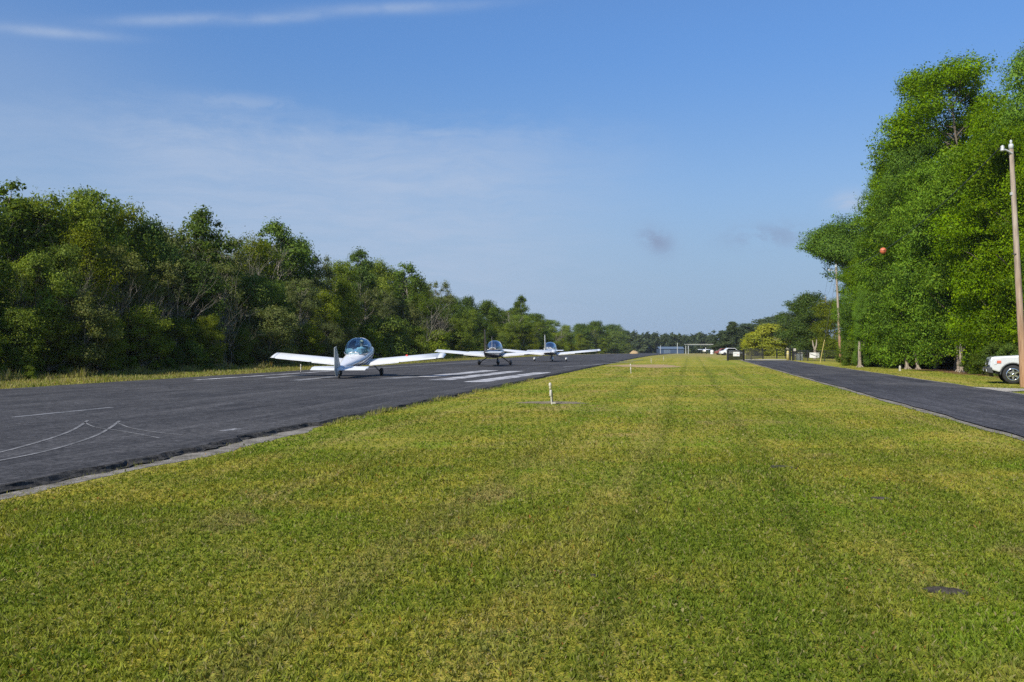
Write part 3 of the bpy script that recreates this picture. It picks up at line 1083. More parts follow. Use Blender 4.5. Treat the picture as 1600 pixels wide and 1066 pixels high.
right(1552, 64, 175, 'tall', 0.7, 'tall tree just right of the tallest crown', 1)
right(1640, 58, 72, 'tall', 0.8, 'tall tree cut by the right edge of the photo', 2)
for i, (px, D, ty, w) in enumerate(((1334, 93, 425, 0.8), (1384, 94, 365, 0.6), (1348, 69, 455, 0.55), (1402, 66, 420, 0.6), (1352, 86, 395, 0.8), (1366, 77, 385, 0.78), (1384, 72, 330, 0.8), (1410, 68, 290, 0.85), (1434, 65, 275, 0.9), (1462, 62, 260, 0.9), (1494, 59.5, 250, 0.9), (1528, 57, 235, 0.9), (1566, 54, 225, 0.9),
                                    (1608, 51, 205, 0.9), (1656, 48, 195, 0.9), (1716, 44, 180, 0.9), (1545, 60, 250, 0.9), (1478, 66, 270, 0.9), (1425, 72, 280, 0.85))):
    right(px, D, ty, 'curtain', w, 'lime green tree of the leafy wall right of the road', 1 + i % 3)
for px, D, ty in ((1328, 88, 520), (1345, 80, 515), (1366, 74, 520), (1400, 73, 532), (1545, 55, 520), (1570, 52, 515), (1330, 74, 530), (1352, 70, 535), (1385, 68, 530), (1442, 66, 545), (1520, 52.5, 545), (1535, 51, 535), (1556, 49, 528), (1580, 47, 530), (1450, 72, 520), (1475, 70, 515), (1600, 45.5, 540)):
    x = (px - 800) / F * D
    plant('bush', 'bush', x, D, height_for(ty, D) * 0.85, 0.9, 'green bush at the foot of the leafy wall', 'bush', 'bushes at the foot of the leafy wall', var=1)  # dark leaf variant paints in the shade at the wall's foot
# pale short stems at the foot of the wall
TRUNKS = [(1343, 574, 546, 0.16, 'stout'), (1375, 573, 555, 0.11, 'thin'), (1408, 575, 556, 0.13, 'short'), (1417, 577, 553, 0.17, 'stout'), (1434, 577.5, 557, 0.13, 'leaning'), (1497, 581, 560, 0.11, 'thin'), (1502, 582, 558, 0.15, 'stout')]
for i, (px, py, ty, r, wd) in enumerate(TRUNKS):
    x, y = at(px, py)
    h = 1.9
    rr = random.Random(300 + i)
    mb = MB()
    ln = -0.35 if wd == 'leaning' else rr.uniform(-0.1, 0.1)
    pts = [(0, 0, -0.1), (0.01, 0, 0.12), (ln * 0.3, 0, h * 0.4), (ln * 0.7, 0.05, h * 0.75), (ln, 0.1, h)]
    mb.tube(pts, [r * 1.2, r * 0.85, r * 0.72, r * 0.66, r * 0.4], 9)
    for k in range(4):
        a = k * 1.57 + rr.random()
        mb.tube([(0, 0, 0.18), (math.cos(a) * r * 1.3, math.sin(a) * r * 1.3, 0.06), (math.cos(a) * r * 2.0, math.sin(a) * r * 2.0, -0.05)], [r * .4, r * .3, r * .12], 6)
    mb.tube([(ln * 0.5, 0, h * 0.55), (ln * 0.5 + 0.3, 0.1, h * 0.8), (ln * .5 + 0.45, 0.2, h * 1.1)], [r * .45, r * .35, r * .15], 6)
    o = mb.build('tree_stump', M_palebark)
    o.location = (x, y, 0)
    tag(o, '%s pale bare stump at the foot of the leafy wall' % wd, 'stump', 'pale trunks under the leafy wall')
    LABELS.setdefault(o['label'], []).append((px, o))

# middle distance, right of the runway's far end
def mid(px, D, topy, kind, wide, label, name='broadleaf_tree', var=None):
    x = (px - 800) / F * D
    return plant(name, kind, x, D, height_for(topy, D) - gz(x, D), wide, label, 'tree', None, var=var)


mid(1270, 128, 458, 'dark', 1.35, 'large dark round tree left of the middle utility pole', var=1)
mid(1246, 150, 470, 'dark', 1.2, 'dark round tree at the left end of the dark group behind the gate', var=2)
mid(1298, 120, 468, 'yellow', 1.0, 'light green tree just left of the middle utility pole', var=1)
mid(1206, 165, 508, 'round', 1.35, 'bright yellow green round tree behind the gate', 'round_tree')
mid(1184, 172, 520, 'round', 1.2, 'smaller yellow green round tree at the left of the bright pair', 'round_tree')
mid(1144, 250, 503, 'pine', 1.8, 'pointed dark pine left of the gate', 'pine_tree')
mid(1127, 262, 517, 'pine', 2.0, 'shorter dark pine left of the pointed one', 'pine_tree')
mid(1159, 270, 514, 'pine', 2.0, 'shorter dark pine right of the pointed one', 'pine_tree')
for px, D, ty in ((1172, 300, 506), (1192, 300, 499), (1210, 290, 495), (1226, 285, 490), (1240, 270, 492), (1256, 240, 495)):
    mid(px, D, ty, 'far', 1.7, 'dark green tree on the rising wood behind the gate')
LAB_UNDER = [(1282, 130, 535), (1302, 118, 530), (1262, 136, 540)]
for px, D, ty in LAB_UNDER:
    x = (px - 800) / F * D
    plant('bush', 'bush', x, D, height_for(ty, D) - gz(x, D), 1.2, 'green bush behind the fence left of the middle utility pole', 'bush', 'bushes behind the fence')
x, y = at(1284, 560)
o = plant('bush', 'bush', x + 0.6, y + 6, 2.2, 0.8, 'rusty orange bush behind the leaning yellow guy guard', 'bush')
crown = [c for c in bpy.data.objects if c.parent == o and c.name.startswith('crown')][0]
rg_ = np.random.default_rng(5)
Vq, tq = clump_leaves(rg_, [(rt.uniform(-1, 1), rt.uniform(-1, 1), rt.uniform(0.4, 2.4), 0.6, 0.6, 0.5, rt.random()) for _ in range(16)], 3500, 0.16)
crown.data = quads_mesh('rust_crown', Vq, tq, M_leaf['brown'])

# the far wood: one mass of trees across the end of the airfield
def far_wood():
    rr = random.Random(77)
    rg = np.random.default_rng(77)
    cl = []
    def top(px):
        pts = [(880, 512), (985, 519), (1010, 521), (1030, 519), (1050, 521), (1072, 524), (1090, 521), (1105, 518), (1125, 516), (1150, 512), (1180, 506), (1260, 500)]
        for a, b in zip(pts, pts[1:]):
            if a[0] <= px <= b[0]:
                return a[1] + (b[1] - a[1]) * (px - a[0]) / (b[0] - a[0])
        return 515
    for i in range(190):
        px = rr.uniform(900, 1255)
        D = rr.uniform(480, 600)
        x = (px - 800) / F * D
        g = gz(x, D)
        H = height_for(top(px) + rr.uniform(-2.0, 6), D) - g
        w = rr.uniform(2.2, 4.2)
        tint = rr.uniform(0.1, 0.9)
        nn = 9
        for k in range(nn):
            s = (k + rr.random()) / nn
            p = 1 - 0.6 * abs(s - 0.4) if rr.random() < 0.7 else 1 - 0.8 * s
            a = rr.uniform(0, 6.28)
            r = w * p * 0.62
            cl.append((x + math.cos(a) * w * 0.55 * p, D + math.sin(a) * w * 0.5, g + H * s * 0.93, r, r, r * 0.85, min(1, max(0, tint + rr.gauss(0, 0.1)))))
    V, tint = clump_leaves(rg, cl, 130000, 1.0, 0.45)
    me = quads_mesh('far_wood', V, tint, M_leaf['far'])
    o = link('far_wood', me)
    tag(o, 'distant wood across the end of the airfield', 'woodland', None, 'stuff')


far_wood()


def undergrowth(name, u0, u1, v0, v1, h, n, leaves, leaf, label, seed):
    rr = random.Random(seed)
    rg = np.random.default_rng(seed)
    cl = []
    for i in range(n):
        u, v = rr.uniform(u0, u1), v0 + (v1 - v0) * rr.random() ** 1.4
        x, y = uv(u, v)
        r = rr.uniform(0.8, 1.5)
        cl.append((x, y, gz(x, y) + rr.uniform(0.2, h), r, r, r * 0.9, rr.uniform(0, 0.7)))
    V, tint = clump_leaves(rg, cl, leaves, 0.34, 0.4)
    o = link(name, quads_mesh(name, V, tint, M_leaf[leaf]))
    tag(o, label, 'undergrowth', None, 'stuff')


undergrowth('undergrowth', -48, -34.5, 22, 300, 3.6, 900, 90000, 'dark', 'dark undergrowth between the forest stems', 5)
undergrowth('undergrowth', 18.5, 30, 24, 105, 4.5, 420, 42000, 'lime', 'dark undergrowth behind the leafy wall', 6)

for lab, lst in LABELS.items():
    lst.sort(key=lambda q: q[0])
    for i, (px, o) in enumerate(lst):
        o['label'] = lab if len(lst) == 1 else ('%s, %s from left' % (lab, ORD[i] if i < 12 else '%dth' % (i + 1)))

# ------------------------------------------------------------------ grass
def grass(name, pts, L, W, tilt, mat, label, dry=0.12, red=0.012):
    n = len(pts)
    rg = np.random.default_rng(len(pts))
    az_ = rg.uniform(0, 2 * np.pi, n)
    ti = rg.uniform(*tilt, n)
    T = np.stack([np.sin(ti) * np.cos(az_), np.sin(ti) * np.sin(az_), np.cos(ti)], 1)
    N = norm(np.cross(T, norm(rg.normal(size=(n, 3)))))
    P = pts + T * (L * 0.5)[:, None]
    V = leaf_quads(P, N, T, L, W, 0.2)
    tint = np.zeros((n, 3))
    tint[:, 0] = rg.random(n)
    tint[:, 1] = np.where(rg.random(n) < dry, rg.uniform(0.4, 1, n), 0)
    tint[:, 2] = np.where(rg.random(n) < red, rg.uniform(0.3, 0.9, n), 0)
    o = link(name, quads_mesh(name, V, tint, mat))
    return tag(o, label, 'grass', None, 'stuff')


def clear_mask(x, y):
    u = x * CT - y * ST
    v = x * ST + y * CT
    wv = lambda s, k: (np.sin(v * 0.9 * k + s) + 0.6 * np.sin(v * 2.3 * k + s * 2.1) + 0.4 * np.sin(v * 5.1 * k + s * 3.7)) / 2
    sh = UR + 0.46 + 0.18 * wv(5.0, 0.8) - 0.35 * np.clip((v - 15) / 6.0, 0, 1) + np.random.default_rng(4).normal(0.05, 0.07, len(x))
    ok = (u > sh) & (u < RL - 0.12 + 0.06 * wv(7.0, 1.7))
    ok |= (u > RR + 0.3) & (u < 15.2)
    for bx, by, ru, rv in BARE:
        du = (x - bx) * CT - (y - by) * ST
        dv = (x - bx) * ST + (y - by) * CT
        ok &= (du / (ru * 0.95)) ** 2 + (dv / (rv * 0.95)) ** 2 > np.random.default_rng(3).uniform(0.6, 1.1, len(x))
    return ok


PTS, LS, WS = [], [], []
for d0, d1, dens, ln, wd in ((3.4, 6.0, 9500, 0.034, 0.0060), (6.0, 9.0, 6000, 0.036, 0.0075), (9.0, 14.0, 2300, 0.036, 0.0100), (14.0, 22.0, 720, 0.034, 0.014), (22.0, 36.0, 200, 0.032, 0.020), (36.0, 70.0, 44, 0.032, 0.032)):
    area = (d1 * d1 - d0 * d0) * 0.5 * 1.22
    n = int(area * dens)
    y = np.sqrt(rng.uniform(d0 * d0, d1 * d1, n))
    x = rng.uniform(-0.61, 0.61, n) * y
    # tufted: pull a part of the blades towards tuft centres
    q = rng.random(n) < 0.5
    cell = 0.09 + 0.004 * y
    jx, jy = np.floor(x / cell), np.floor(y / cell)
    hx = np.mod(np.sin(jx * 12.9898 + jy * 78.233) * 43758.5453, 1.0)
    hy = np.mod(np.sin(jx * 39.346 + jy * 11.135) * 24634.6345, 1.0)
    x = np.where(q, x + (jx + hx) * cell * 0.55 - x * 0.55, x)
    y = np.where(q, y + (jy + hy) * cell * 0.55 - y * 0.55, y)
    ok = clear_mask(x, y)
    x, y = x[ok], y[ok]
    n = len(x)
    PTS.append(np.stack([x, y, np.zeros(n) - 0.004], 1))
    k = rng.uniform(0.5, 1.5, n)
    patchy = 0.75 + 0.5 * (np.sin(x * 1.3 + 1.0) * np.sin(y * 0.8 + 2.0) * 0.5 + 0.5)
    LS.append(ln * k * patchy); WS.append(wd * rng.uniform(0.6, 1.5, n) * np.where(rng.random(n) < 0.3, 1.7, 1.0))
grass('lawn_grass', np.concatenate(PTS), np.concatenate(LS), np.concatenate(WS), (0.35, 1.42), M_blades, 'short mown weedy green grass of the lawn', 0.10, 0.010)


# clover rosettes, dead leaves and little yellow flowers between the blades
def weeds(n, d0, d1, per, size, name, label, tintf, spread, z):
    rg = np.random.default_rng(n)
    y = np.sqrt(rg.uniform(d0 * d0, d1 * d1, n))
    x = rg.uniform(-0.6, 0.6, n) * y
    # drifts: keep the plants where a slow wave is high
    keep = (np.sin(x * 1.7 + 0.6) * np.sin(y * 1.1 + 2.0) + 0.6 * np.sin(x * 4.1 - y * 2.3)) > rg.uniform(-1.1, 0.9, n)
    x, y = x[keep], y[keep]
    x = np.repeat(x, per) + rg.normal(0, spread, len(x) * per)
    y = np.repeat(y, per) + rg.normal(0, spread, len(y) * per)
    ok = clear_mask(x, y)
    x, y = x[ok], y[ok]
    m = len(x)
    T = norm(np.stack([rg.normal(size=m), rg.normal(size=m), rg.normal(0, 0.18, m)], 1))
    N = norm(np.stack([rg.normal(0, .35, m), rg.normal(0, .35, m), np.ones(m)], 1))
    N = norm(N - T * (N * T).sum(1)[:, None])
    L = size * rg.uniform(0.6, 1.4, m)
    V = leaf_quads(np.stack([x, y, rg.uniform(z * 0.4, z, m)], 1), N, T, L, L * 0.75)
    o = link(name, quads_mesh(name, V, tintf(rg, m), M_blades))
    tag(o, label, 'weeds', None, 'stuff')


weeds(2600, 3.5, 13, 13, 0.020, 'lawn_weeds', 'low broad leaved clover in the lawn', lambda rg, m: np.stack([rg.uniform(0.0, 0.55, m), np.zeros(m), np.zeros(m)], 1), 0.045, 0.040)
weeds(700, 3.5, 14, 3, 0.024, 'dead_leaves', 'dead tan and rusty leaves lying in the lawn', lambda rg, m: np.stack([rg.uniform(0.3, 1, m), rg.uniform(0.5, 1, m), np.where(rg.random(m) < .35, rg.uniform(.3, .8, m), 0)], 1), 0.05, 0.045)


def verge(u0, u1, v0, v1, n, ln, wd, name, label, dry):
    u = rng.uniform(u0, u1, n)
    v = v0 + (v1 - v0) * rng.random(n) ** 1.6
    x = u * CT + v * ST
    y = -u * ST + v * CT
    z = np.array([gz_v(q) for q in v])
    k = rng.uniform(0.45, 1.4, n) * (0.7 + 0.5 * np.sin(v * 1.9) * np.sin(v * 0.63 + 1))
    grass(name, np.stack([x, y, z - 0.01], 1), ln * np.clip(k, 0.3, 2), np.full(n, wd) * rng.uniform(.6, 1.4, n), (0.0, 0.7), M_blades, label, dry, 0.02)


verge(-29.9, UL - 0.2, 26, 190, 60000, 0.16, 0.035, 'verge_grass', 'dry yellow grass verge between the forest and the runway', 0.7)
verge(-30.0, -28.9, 26, 120, 16000, 0.42, 0.035, 'tall_grass', 'tall pale seeding grass along the forest foot', 0.65)
verge(UR + 0.04, UR + 0.30, 17, 42, 2600, 0.13, 0.014, 'edge_weeds', 'weeds growing along the runway edge', 0.5)
verge(UR + 0.02, UR + 0.26, 8, 15, 700, 0.055, 0.006, 'edge_weeds', 'small pale weeds at the near runway edge', 0.6)

# ------------------------------------------------------------------ object materials
M_white = simple('white_gloss_paint', (0.80, 0.80, 0.80), 0.28, 0, 0.03, 2.0, coat=0.4)
M_offwhite = simple('offwhite_paint', (0.72, 0.72, 0.69), 0.4, 0, 0.06, 4.0)
M_greypaint_finshade = simple('grey_paint_and_fin_shade', (0.33, 0.36, 0.355), 0.4, 0, 0.08, 4.0)  # grey parts, and the shade painted onto the nearest fin
M_rubber = simple('tyre_rubber', (0.022, 0.022, 0.023), 0.85, 0, 0.2, 20.0, 0.2)
M_metal = simple('bare_metal', (0.55, 0.55, 0.56), 0.35, 0.9, 0.1, 10.0)
M_darkmetal = simple('dark_metal', (0.05, 0.05, 0.055), 0.5, 0.3, 0.15, 8.0)
M_black = simple('black_paint', (0.016, 0.016, 0.017), 0.45, 0, 0.2, 5.0)
M_red = simple('red_lens', (0.65, 0.05, 0.03), 0.25, 0, 0.05)
M_maroon = simple('maroon_paint', (0.060, 0.026, 0.020), 0.35, 0, 0.1, 3.0, coat=0.3)
M_seat = simple('pale_seat_fabric', (0.50, 0.50, 0.46), 0.85, 0, 0.1, 12.0)
M_inside = simple('cockpit_interior', (0.10, 0.11, 0.12), 0.8)
M_shirt = simple('white_shirt', (0.62, 0.64, 0.60), 0.85, 0, 0.1, 14.0)
M_skin = simple('skin', (0.42, 0.25, 0.18), 0.55, 0, 0.06, 9.0)
M_hair = simple('dark_hair', (0.05, 0.035, 0.025), 0.7)
M_cap = simple('grey_green_cap', (0.16, 0.22, 0.19), 0.85)
def f_pole(t):
    c = t.coord()
    x, y, z = t.xyz(c)
    n = t.noise(t.scale(c, (14, 14, 1.2)), 1.0, 5, 0.7)
    m = t.noise(t.scale(c, (1, 1, 0.7)), 1.0, 3, 0.6)
    k = t.ramp(t.math('ADD', z, t.math('MULTIPLY', m, 3.0)), 1.5, 7.5)
    a = t.mix(k, (0.27, 0.145, 0.072), (0.27, 0.215, 0.165))
    b = t.mix(k, (0.41, 0.245, 0.135), (0.45, 0.37, 0.295))
    return pbr(t, t.mix(t.ramp(n, 0.35, 0.65), a, b), 0.9, 0, t.bump(n, 0.8, 0.02), 0.2)


M_wood = material('pole_wood', f_pole)
M_insul = simple('grey_porcelain', (0.52, 0.53, 0.52), 0.3)
M_yellow = simple('yellow_plastic', (0.50, 0.40, 0.14), 0.45, 0, 0.1)
M_bollard = simple('faded_yellow_paint', (0.50, 0.42, 0.16), 0.6, 0, 0.15, 5.0)
M_orange = simple('orange_ball', (0.62, 0.16, 0.07), 0.5, 0, 0.08)
M_sign = simple('white_sign', (0.76, 0.76, 0.75), 0.4, 0, 0.05, 3.0)
M_signred = simple('faded_red_print', (0.52, 0.22, 0.20), 0.5)
M_cream = simple('cream_wall', (0.52, 0.48, 0.40), 0.8, 0, 0.08, 1.0)
M_rooftan = simple('tan_shingle', (0.26, 0.19, 0.13), 0.9, 0, 0.15, 2.0, 0.4, 9.0)
M_pipe = simple('weathered_white_pipe', (0.50, 0.47, 0.39), 0.55, 0, 0.12, 12.0)
M_tan = simple('tan_plastic', (0.52, 0.47, 0.34), 0.5, 0, 0.1, 9.0)
M_blue = simple('blue_metal_wall', (0.045, 0.075, 0.13), 0.5, 0, 0.1, 0.6)


def f_wing(shade=0.8):
    def fn(t):
        x, y, z = t.xyz(t.coord())
        rib = t.math('ABSOLUTE', t.math('SUBTRACT', t.math('FRACT', t.math('MULTIPLY', x, 1.6)), 0.5))
        k = t.ramp(rib, 0.0, 0.012, 0.80, 1.0)
        n = t.ramp(t.noise(t.coord(), 3.0, 4), 0.3, 0.7, 0.94, 1.03, False)
        k = t.math('MULTIPLY', k, n)
        return pbr(t, t.mix(1.0, (shade, shade, shade), t.comb(k, k, k), 'MULTIPLY'), 0.3, 0, None, 0.5, 0.3)
    return fn


M_wing = material('wing_paint', f_wing())


def f_glass(tint, refl, rough=0.03):
    def fn(t):
        tr = t.node('ShaderNodeBsdfTransparent', {'Color': tint}).outputs[0]
        gl = t.node('ShaderNodeBsdfGlossy', {'Color': (0.9, 0.95, 1.0), 'Roughness': rough}).outputs[0]
        fr = t.node('ShaderNodeFresnel', {'IOR': 1.5}).outputs[0]
        f = t.math('ADD', t.math('MULTIPLY', fr, 0.9), refl, clamp=True)
        m = t.node('ShaderNodeMixShader', {0: f})
        t.l.new(tr, m.inputs[1]); t.l.new(gl, m.inputs[2])
        return m.outputs[0]
    return fn


M_canopy = material('canopy_glass', f_glass((0.46, 0.68, 0.82), 0.07))
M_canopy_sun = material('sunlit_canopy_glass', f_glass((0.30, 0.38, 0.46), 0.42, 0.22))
M_carglass = material('car_glass', f_glass((0.10, 0.12, 0.12), 0.10))


def f_fuse1(t):                                   # white with two diagonal maroon stripes
    x, y, z = t.xyz(t.coord())
    q = t.math('SUBTRACT', z, t.math('ADD', 1.00, t.math('MULTIPLY', y, 0.06)))
    s1 = t.math('LESS_THAN', t.math('ABSOLUTE', q), 0.034)
    s2 = t.math('LESS_THAN', t.math('ABSOLUTE', t.math('SUBTRACT', q, 0.115)), 0.034)
    m = t.math('MULTIPLY', t.math('ADD', s1, s2, clamp=True), t.math('GREATER_THAN', y, -2.7))
    c = t.mix(m, (0.78, 0.78, 0.80), (0.055, 0.028, 0.045))
    return pbr(t, c, 0.28, 0, None, 0.5, 0.4)


def f_fuse2(t):                                   # white upper deck, dark blue and maroon below
    x, y, z = t.xyz(t.coord())
    c = t.mix(t.math('GREATER_THAN', z, 1.17), (0.045, 0.055, 0.085), (0.12, 0.065, 0.03))
    c = t.mix(t.math('LESS_THAN', z, 0.78), c, (0.050, 0.022, 0.018))
    return pbr(t, c, 0.3, 0, None, 0.5, 0.4)


def f_fuse3(t):
    x, y, z = t.xyz(t.coord())
    c = t.mix(t.math('LESS_THAN', z, 0.88), (0.80, 0.80, 0.79), (0.16, 0.13, 0.09))
    c = t.mix(t.math('MULTIPLY', t.math('GREATER_THAN', z, 1.0), t.math('LESS_THAN', z, 1.06)), c, (0.36, 0.20, 0.10))
    return pbr(t, c, 0.3, 0, None, 0.5, 0.4)


# ------------------------------------------------------------------ airplanes
def ring(y, hw, zb, zt, n=20, e=2.6):
    zc, hh = (zb + zt) / 2, (zt - zb) / 2
    pts = []
    for k in range(n):
        a = 2 * math.pi * k / n
        c, s = math.cos(a), math.sin(a)
        pts.append((hw * math.copysign(abs(c) ** (2 / e), c), y, zc + hh * math.copysign(abs(s) ** (2 / e), s)))
    return pts


def airfoil(chord, thick, n=8):
    """closed section, x from leading edge (0) back to trailing edge (chord)"""
    up, lo = [], []
    for i in range(n + 1):
        s = 0.5 - 0.5 * math.cos(math.pi * i / n)
        yt = 5 * thick * (0.2969 * math.sqrt(s) - 0.126 * s - 0.3516 * s * s + 0.2843 * s ** 3 - 0.1036 * s ** 4)
        cam = 0.03 * (1 - (2 * s - 0.8) ** 2 / 1.44)
        up.append((s * chord, (cam + yt) * chord)); lo.append((s * chord, (cam - yt * 0.75) * chord))
    return up + lo[-2:0:-1]


def wing_rings(side, secs, inc):
    rings = []
    for x, yle, z, chord, th in secs:
        r = []
        for s, h in airfoil(chord, th):
            dy, dz = -s * math.cos(inc), -s * math.sin(inc)
            r.append((side * x, yle + dy, z + dz + h))
        rings.append(r)
    return rings


def wheel(parent, c, r, w, rim=True, name='wheel'):
    mb = MB()
    mb.lathe([(r * 0.55, -w / 2), (r * 0.86, -w / 2), (r * 0.97, -w * 0.33), (r, 0), (r * 0.97, w * 0.33), (r * 0.86, w / 2), (r * 0.55, w / 2)], 20, 'x', c)
    o = mb.build(name, M_rubber, parent)
    if rim:
        m2 = MB()
        m2.lathe([(0.02, -w * 0.4), (r * 0.5, -w * 0.44), (r * 0.57, -w * 0.52), (r * 0.57, w * 0.52), (r * 0.5, w * 0.44), (0.02, w * 0.4)], 16, 'x', c)
        m2.build('rim', M_metal, o)
    return o


def airplane(px, D, heading, label, sp):
    x = (px - 800) / F * D
    root = empty('airplane', (x, D, gz(x, D) + SLAB), -heading, label, 'airplane', 'airplanes taxiing on the runway')
    root.rotation_euler = (sp['pitch'], 0, -heading)
    body = MB()
    body.loft([ring(*s) for s in sp['fuse']])
    fus = body.build('fuselage', sp['m_fuse'], root)
    # wings: root panel, then tip
    for side in (-1, 1):
        hs = sp['half']
        zr, zt = sp['wz'], sp['wz'] + sp['dihedral']
        cr, ct = sp['chord']
        rx = sp.get('rootx', 0.45)
        def sec(x):
            s = (x - rx) / (hs - rx)
            return (x, sp['wle'] - 0.04 * s, zr + (zt - zr) * s, cr + (ct - cr) * s, sp['thick'])
        secs = [sec(rx - 0.1), sec(rx + 0.6), sec(hs * 0.6), sec(hs - 0.28)]
        w = MB().loft(wing_rings(side, secs, sp['inc'])).build('wing', M_wing, root)
        a, b = sec(hs - 0.275), sec(hs)
        tipsecs = [a, (hs - 0.10, b[1] - 0.03, b[2] - 0.01, b[3] * 0.95, sp['thick'] * 0.9), (hs, b[1] - 0.18, b[2] - sp.get('droop', 0.06), b[3] * 0.72, sp['thick'] * 0.45)]
        MB().loft(wing_rings(side, tipsecs, sp['inc'])).build('wing_tip', M_greypaint_finshade if sp.get('greytip') else M_white, w)
        # aileron and flap as thin panels standing just above and below the trailing edge
        for nm, xa, xb, dr in (('flap', rx + 0.25, hs * 0.50, sp.get('flap', 0.05)), ('aileron', hs * 0.52, hs - 0.35, 0.0)):
            V = []
            for q in (xa, xb):
                s = sec(q)
                c = s[3]
                te = s[1] - c * math.cos(sp['inc']); zt_ = s[2] - c * math.sin(sp['inc'])
                V.append([(side * q, te + 0.26 * c, zt_ + 0.26 * c * math.sin(sp['inc']) + 0.055), (side * q, te - 0.04, zt_ + 0.006 - dr), (side * q, te - 0.04, zt_ - 0.012 - dr), (side * q, te + 0.26 * c, zt_ + 0.26 * c * math.sin(sp['inc']) - 0.02)])
            MB().loft(V, True, True, False).build(nm, M_white, w)
        li = sec(hs - 0.05)
        MB().lathe([(0.004, 0), (0.02, 0.02), (0.018, 0.05), (0.003, 0.07)], 10, 'y', (side * (hs - 0.03), li[1] - 0.22, li[2] + 0.03)).build('navigation_light', M_red if side < 0 else M_metal, w)
    if sp.get('red'):
        q = sec(hs * 0.55)
        MB().lathe([(0.06, 0), (0.065, 0.02), (0.045, 0.055), (0.01, 0.07)], 12, 'z', (hs * 0.55, q[1] - 0.30, q[2] + 0.10)).build('beacon', M_red, root)
    # tail
    for side in (-1, 1):
        hs, yl, z, c0, c1 = sp['stab']
        st = MB().loft(wing_rings(side, [(0.02, yl, z, c0, 0.09), (hs - 0.06, yl - (c0 - c1) * 0.6, z, c1, 0.08), (hs, yl - (c0 - c1) * 0.6 - 0.1, z, c1 * 0.7, 0.05)], 0.0)).build('stabilizer', M_white, root)
        V = []
        for q, c in ((0.06, c0), (hs - 0.05, c1)):
            te = yl - (0 if q < 0.1 else (c0 - c1) * 0.6) - c
            V.append([(side * q, te + 0.02, z + 0.02), (side * q, te - 0.24, z - 0.015), (side * q, te - 0.24, z - 0.03), (side * q, te + 0.02, z - 0.012)])
        MB().loft(V, True, True, False).build('elevator', M_white, st)
    fin = sp['fin']                                        # list of (z, y_le, y_te)
    rings_f, rings_r = [], []
    for z, yl, yt in fin:
        hinge = yl + (yt - yl) * 0.58
        th = 0.045 * (1.0 - 0.4 * (z - fin[0][0]) / (fin[-1][0] - fin[0][0]))
        rings_f.append([(0, yl, z), (th, yl - 0.12, z), (th * 0.9, hinge + 0.01, z), (-th * 0.9, hinge + 0.01, z), (-th, yl - 0.12, z)])
        rings_r.append([(th * 0.85, hinge - 0.01, z), (0.012, yt, z), (-0.012, yt, z), (-th * 0.85, hinge - 0.01, z)])
    f_ = MB().loft(rings_f, True, True, False).build('fin', sp['m_fin'], root)
    MB().loft(rings_r, True, True, False).build('rudder', sp['m_fin'], root)
    # canopy
    cy0, cy1, chw, cz0, cztop, sl = sp['canopy']
    rings = []
    for i in range(11):
        s = i / 10
        y = cy0 + (cy1 - cy0) * s
        p = (max(0.0, math.sin(math.pi * (0.02 + 0.96 * s ** sl)))) ** 0.62
        zb = cz0[0] + (cz0[1] - cz0[0]) * s
        r = []
        for k in range(15):
            a = math.pi * k / 14
            r.append((chw * (0.30 + 0.70 * p) * math.copysign(abs(math.cos(a)) ** 0.85, math.cos(a)), y, zb + (cztop - zb) * p * math.sin(a) ** 0.9))
        rings.append(r)
    can = MB().loft(rings, False, False, True).build('canopy', sp['m_canopy'], root)
    mb = MB()
    for i in (0, 6, 10):
        mb.tube([(p[0] * 1.004, p[1], p[2] + 0.004) for p in rings[i]], 0.016 if i == 6 else 0.022, 6)
    for k in (0, 14):
        mb.tube([(r[k][0] * 1.004, r[k][1], r[k][2]) for r in rings], 0.026, 6)
    mb.build('canopy_frame', sp.get('m_frame', M_metal), can)
    # cockpit
    yc = sp['seat_y']; zs = sp['seat_z']
    for sx in ((-0.27, 0.27) if chw > 0.45 else (0.0,)):
        mb = MB()
        mb.box((sx, yc + 0.25, zs), (0.46, 0.5, 0.12))
        mb.add([], [])
        mb.loft([[(sx - 0.22, yc - 0.02, zs), (sx + 0.22, yc - 0.02, zs), (sx + 0.22, yc - 0.12, zs), (sx - 0.22, yc - 0.12, zs)],
                 [(sx - 0.22, yc - 0.16, zs + 0.52), (sx + 0.22, yc - 0.16, zs + 0.52), (sx + 0.22, yc - 0.26, zs + 0.52), (sx - 0.22, yc - 0.26, zs + 0.52)],
                 [(sx - 0.12, yc - 0.19, zs + 0.66), (sx + 0.12, yc - 0.19, zs + 0.66), (sx + 0.12, yc - 0.27, zs + 0.66), (sx - 0.12, yc - 0.27, zs + 0.66)]], True, True, False)
        mb.build('seat', M_seat, root, bevel=0.03)
    MB().loft([ring(cy1 - 0.52, chw * 0.7, cz0[1] - 0.2, cz0[1] + 0.13), ring(cy1 - 0.1, chw * 0.55, cz0[1] - 0.2, cz0[1] + 0.02)]).build('instrument_panel', M_inside, root)
    # gear
    for gx, gy, r, leg in sp['gear']:
        mb = MB()
        top = Vector((leg[0], leg[1], leg[2]))
        foot = Vector((gx, gy, r)) if sp['pitch'] == 0 else None
        fz = r if sp['pitch'] == 0 else (r - gy * math.sin(sp['pitch'])) / 1.0
        mb.tube([top, (gx * 0.55 + leg[0] * 0.45, gy * 0.5 + leg[1] * 0.5, fz * 0.55 + leg[2] * 0.45), (gx - math.copysign(0.06, gx) if abs(gx) > 0.1 else gx, gy, fz)], [0.045, 0.035, 0.03], 8)
        mb.build('landing_gear_leg', sp.get('m_leg', M_greypaint_finshade), root)
        wobj = wheel(root, (gx, gy, fz), r, 0.13 if r > 0.15 else 0.07)
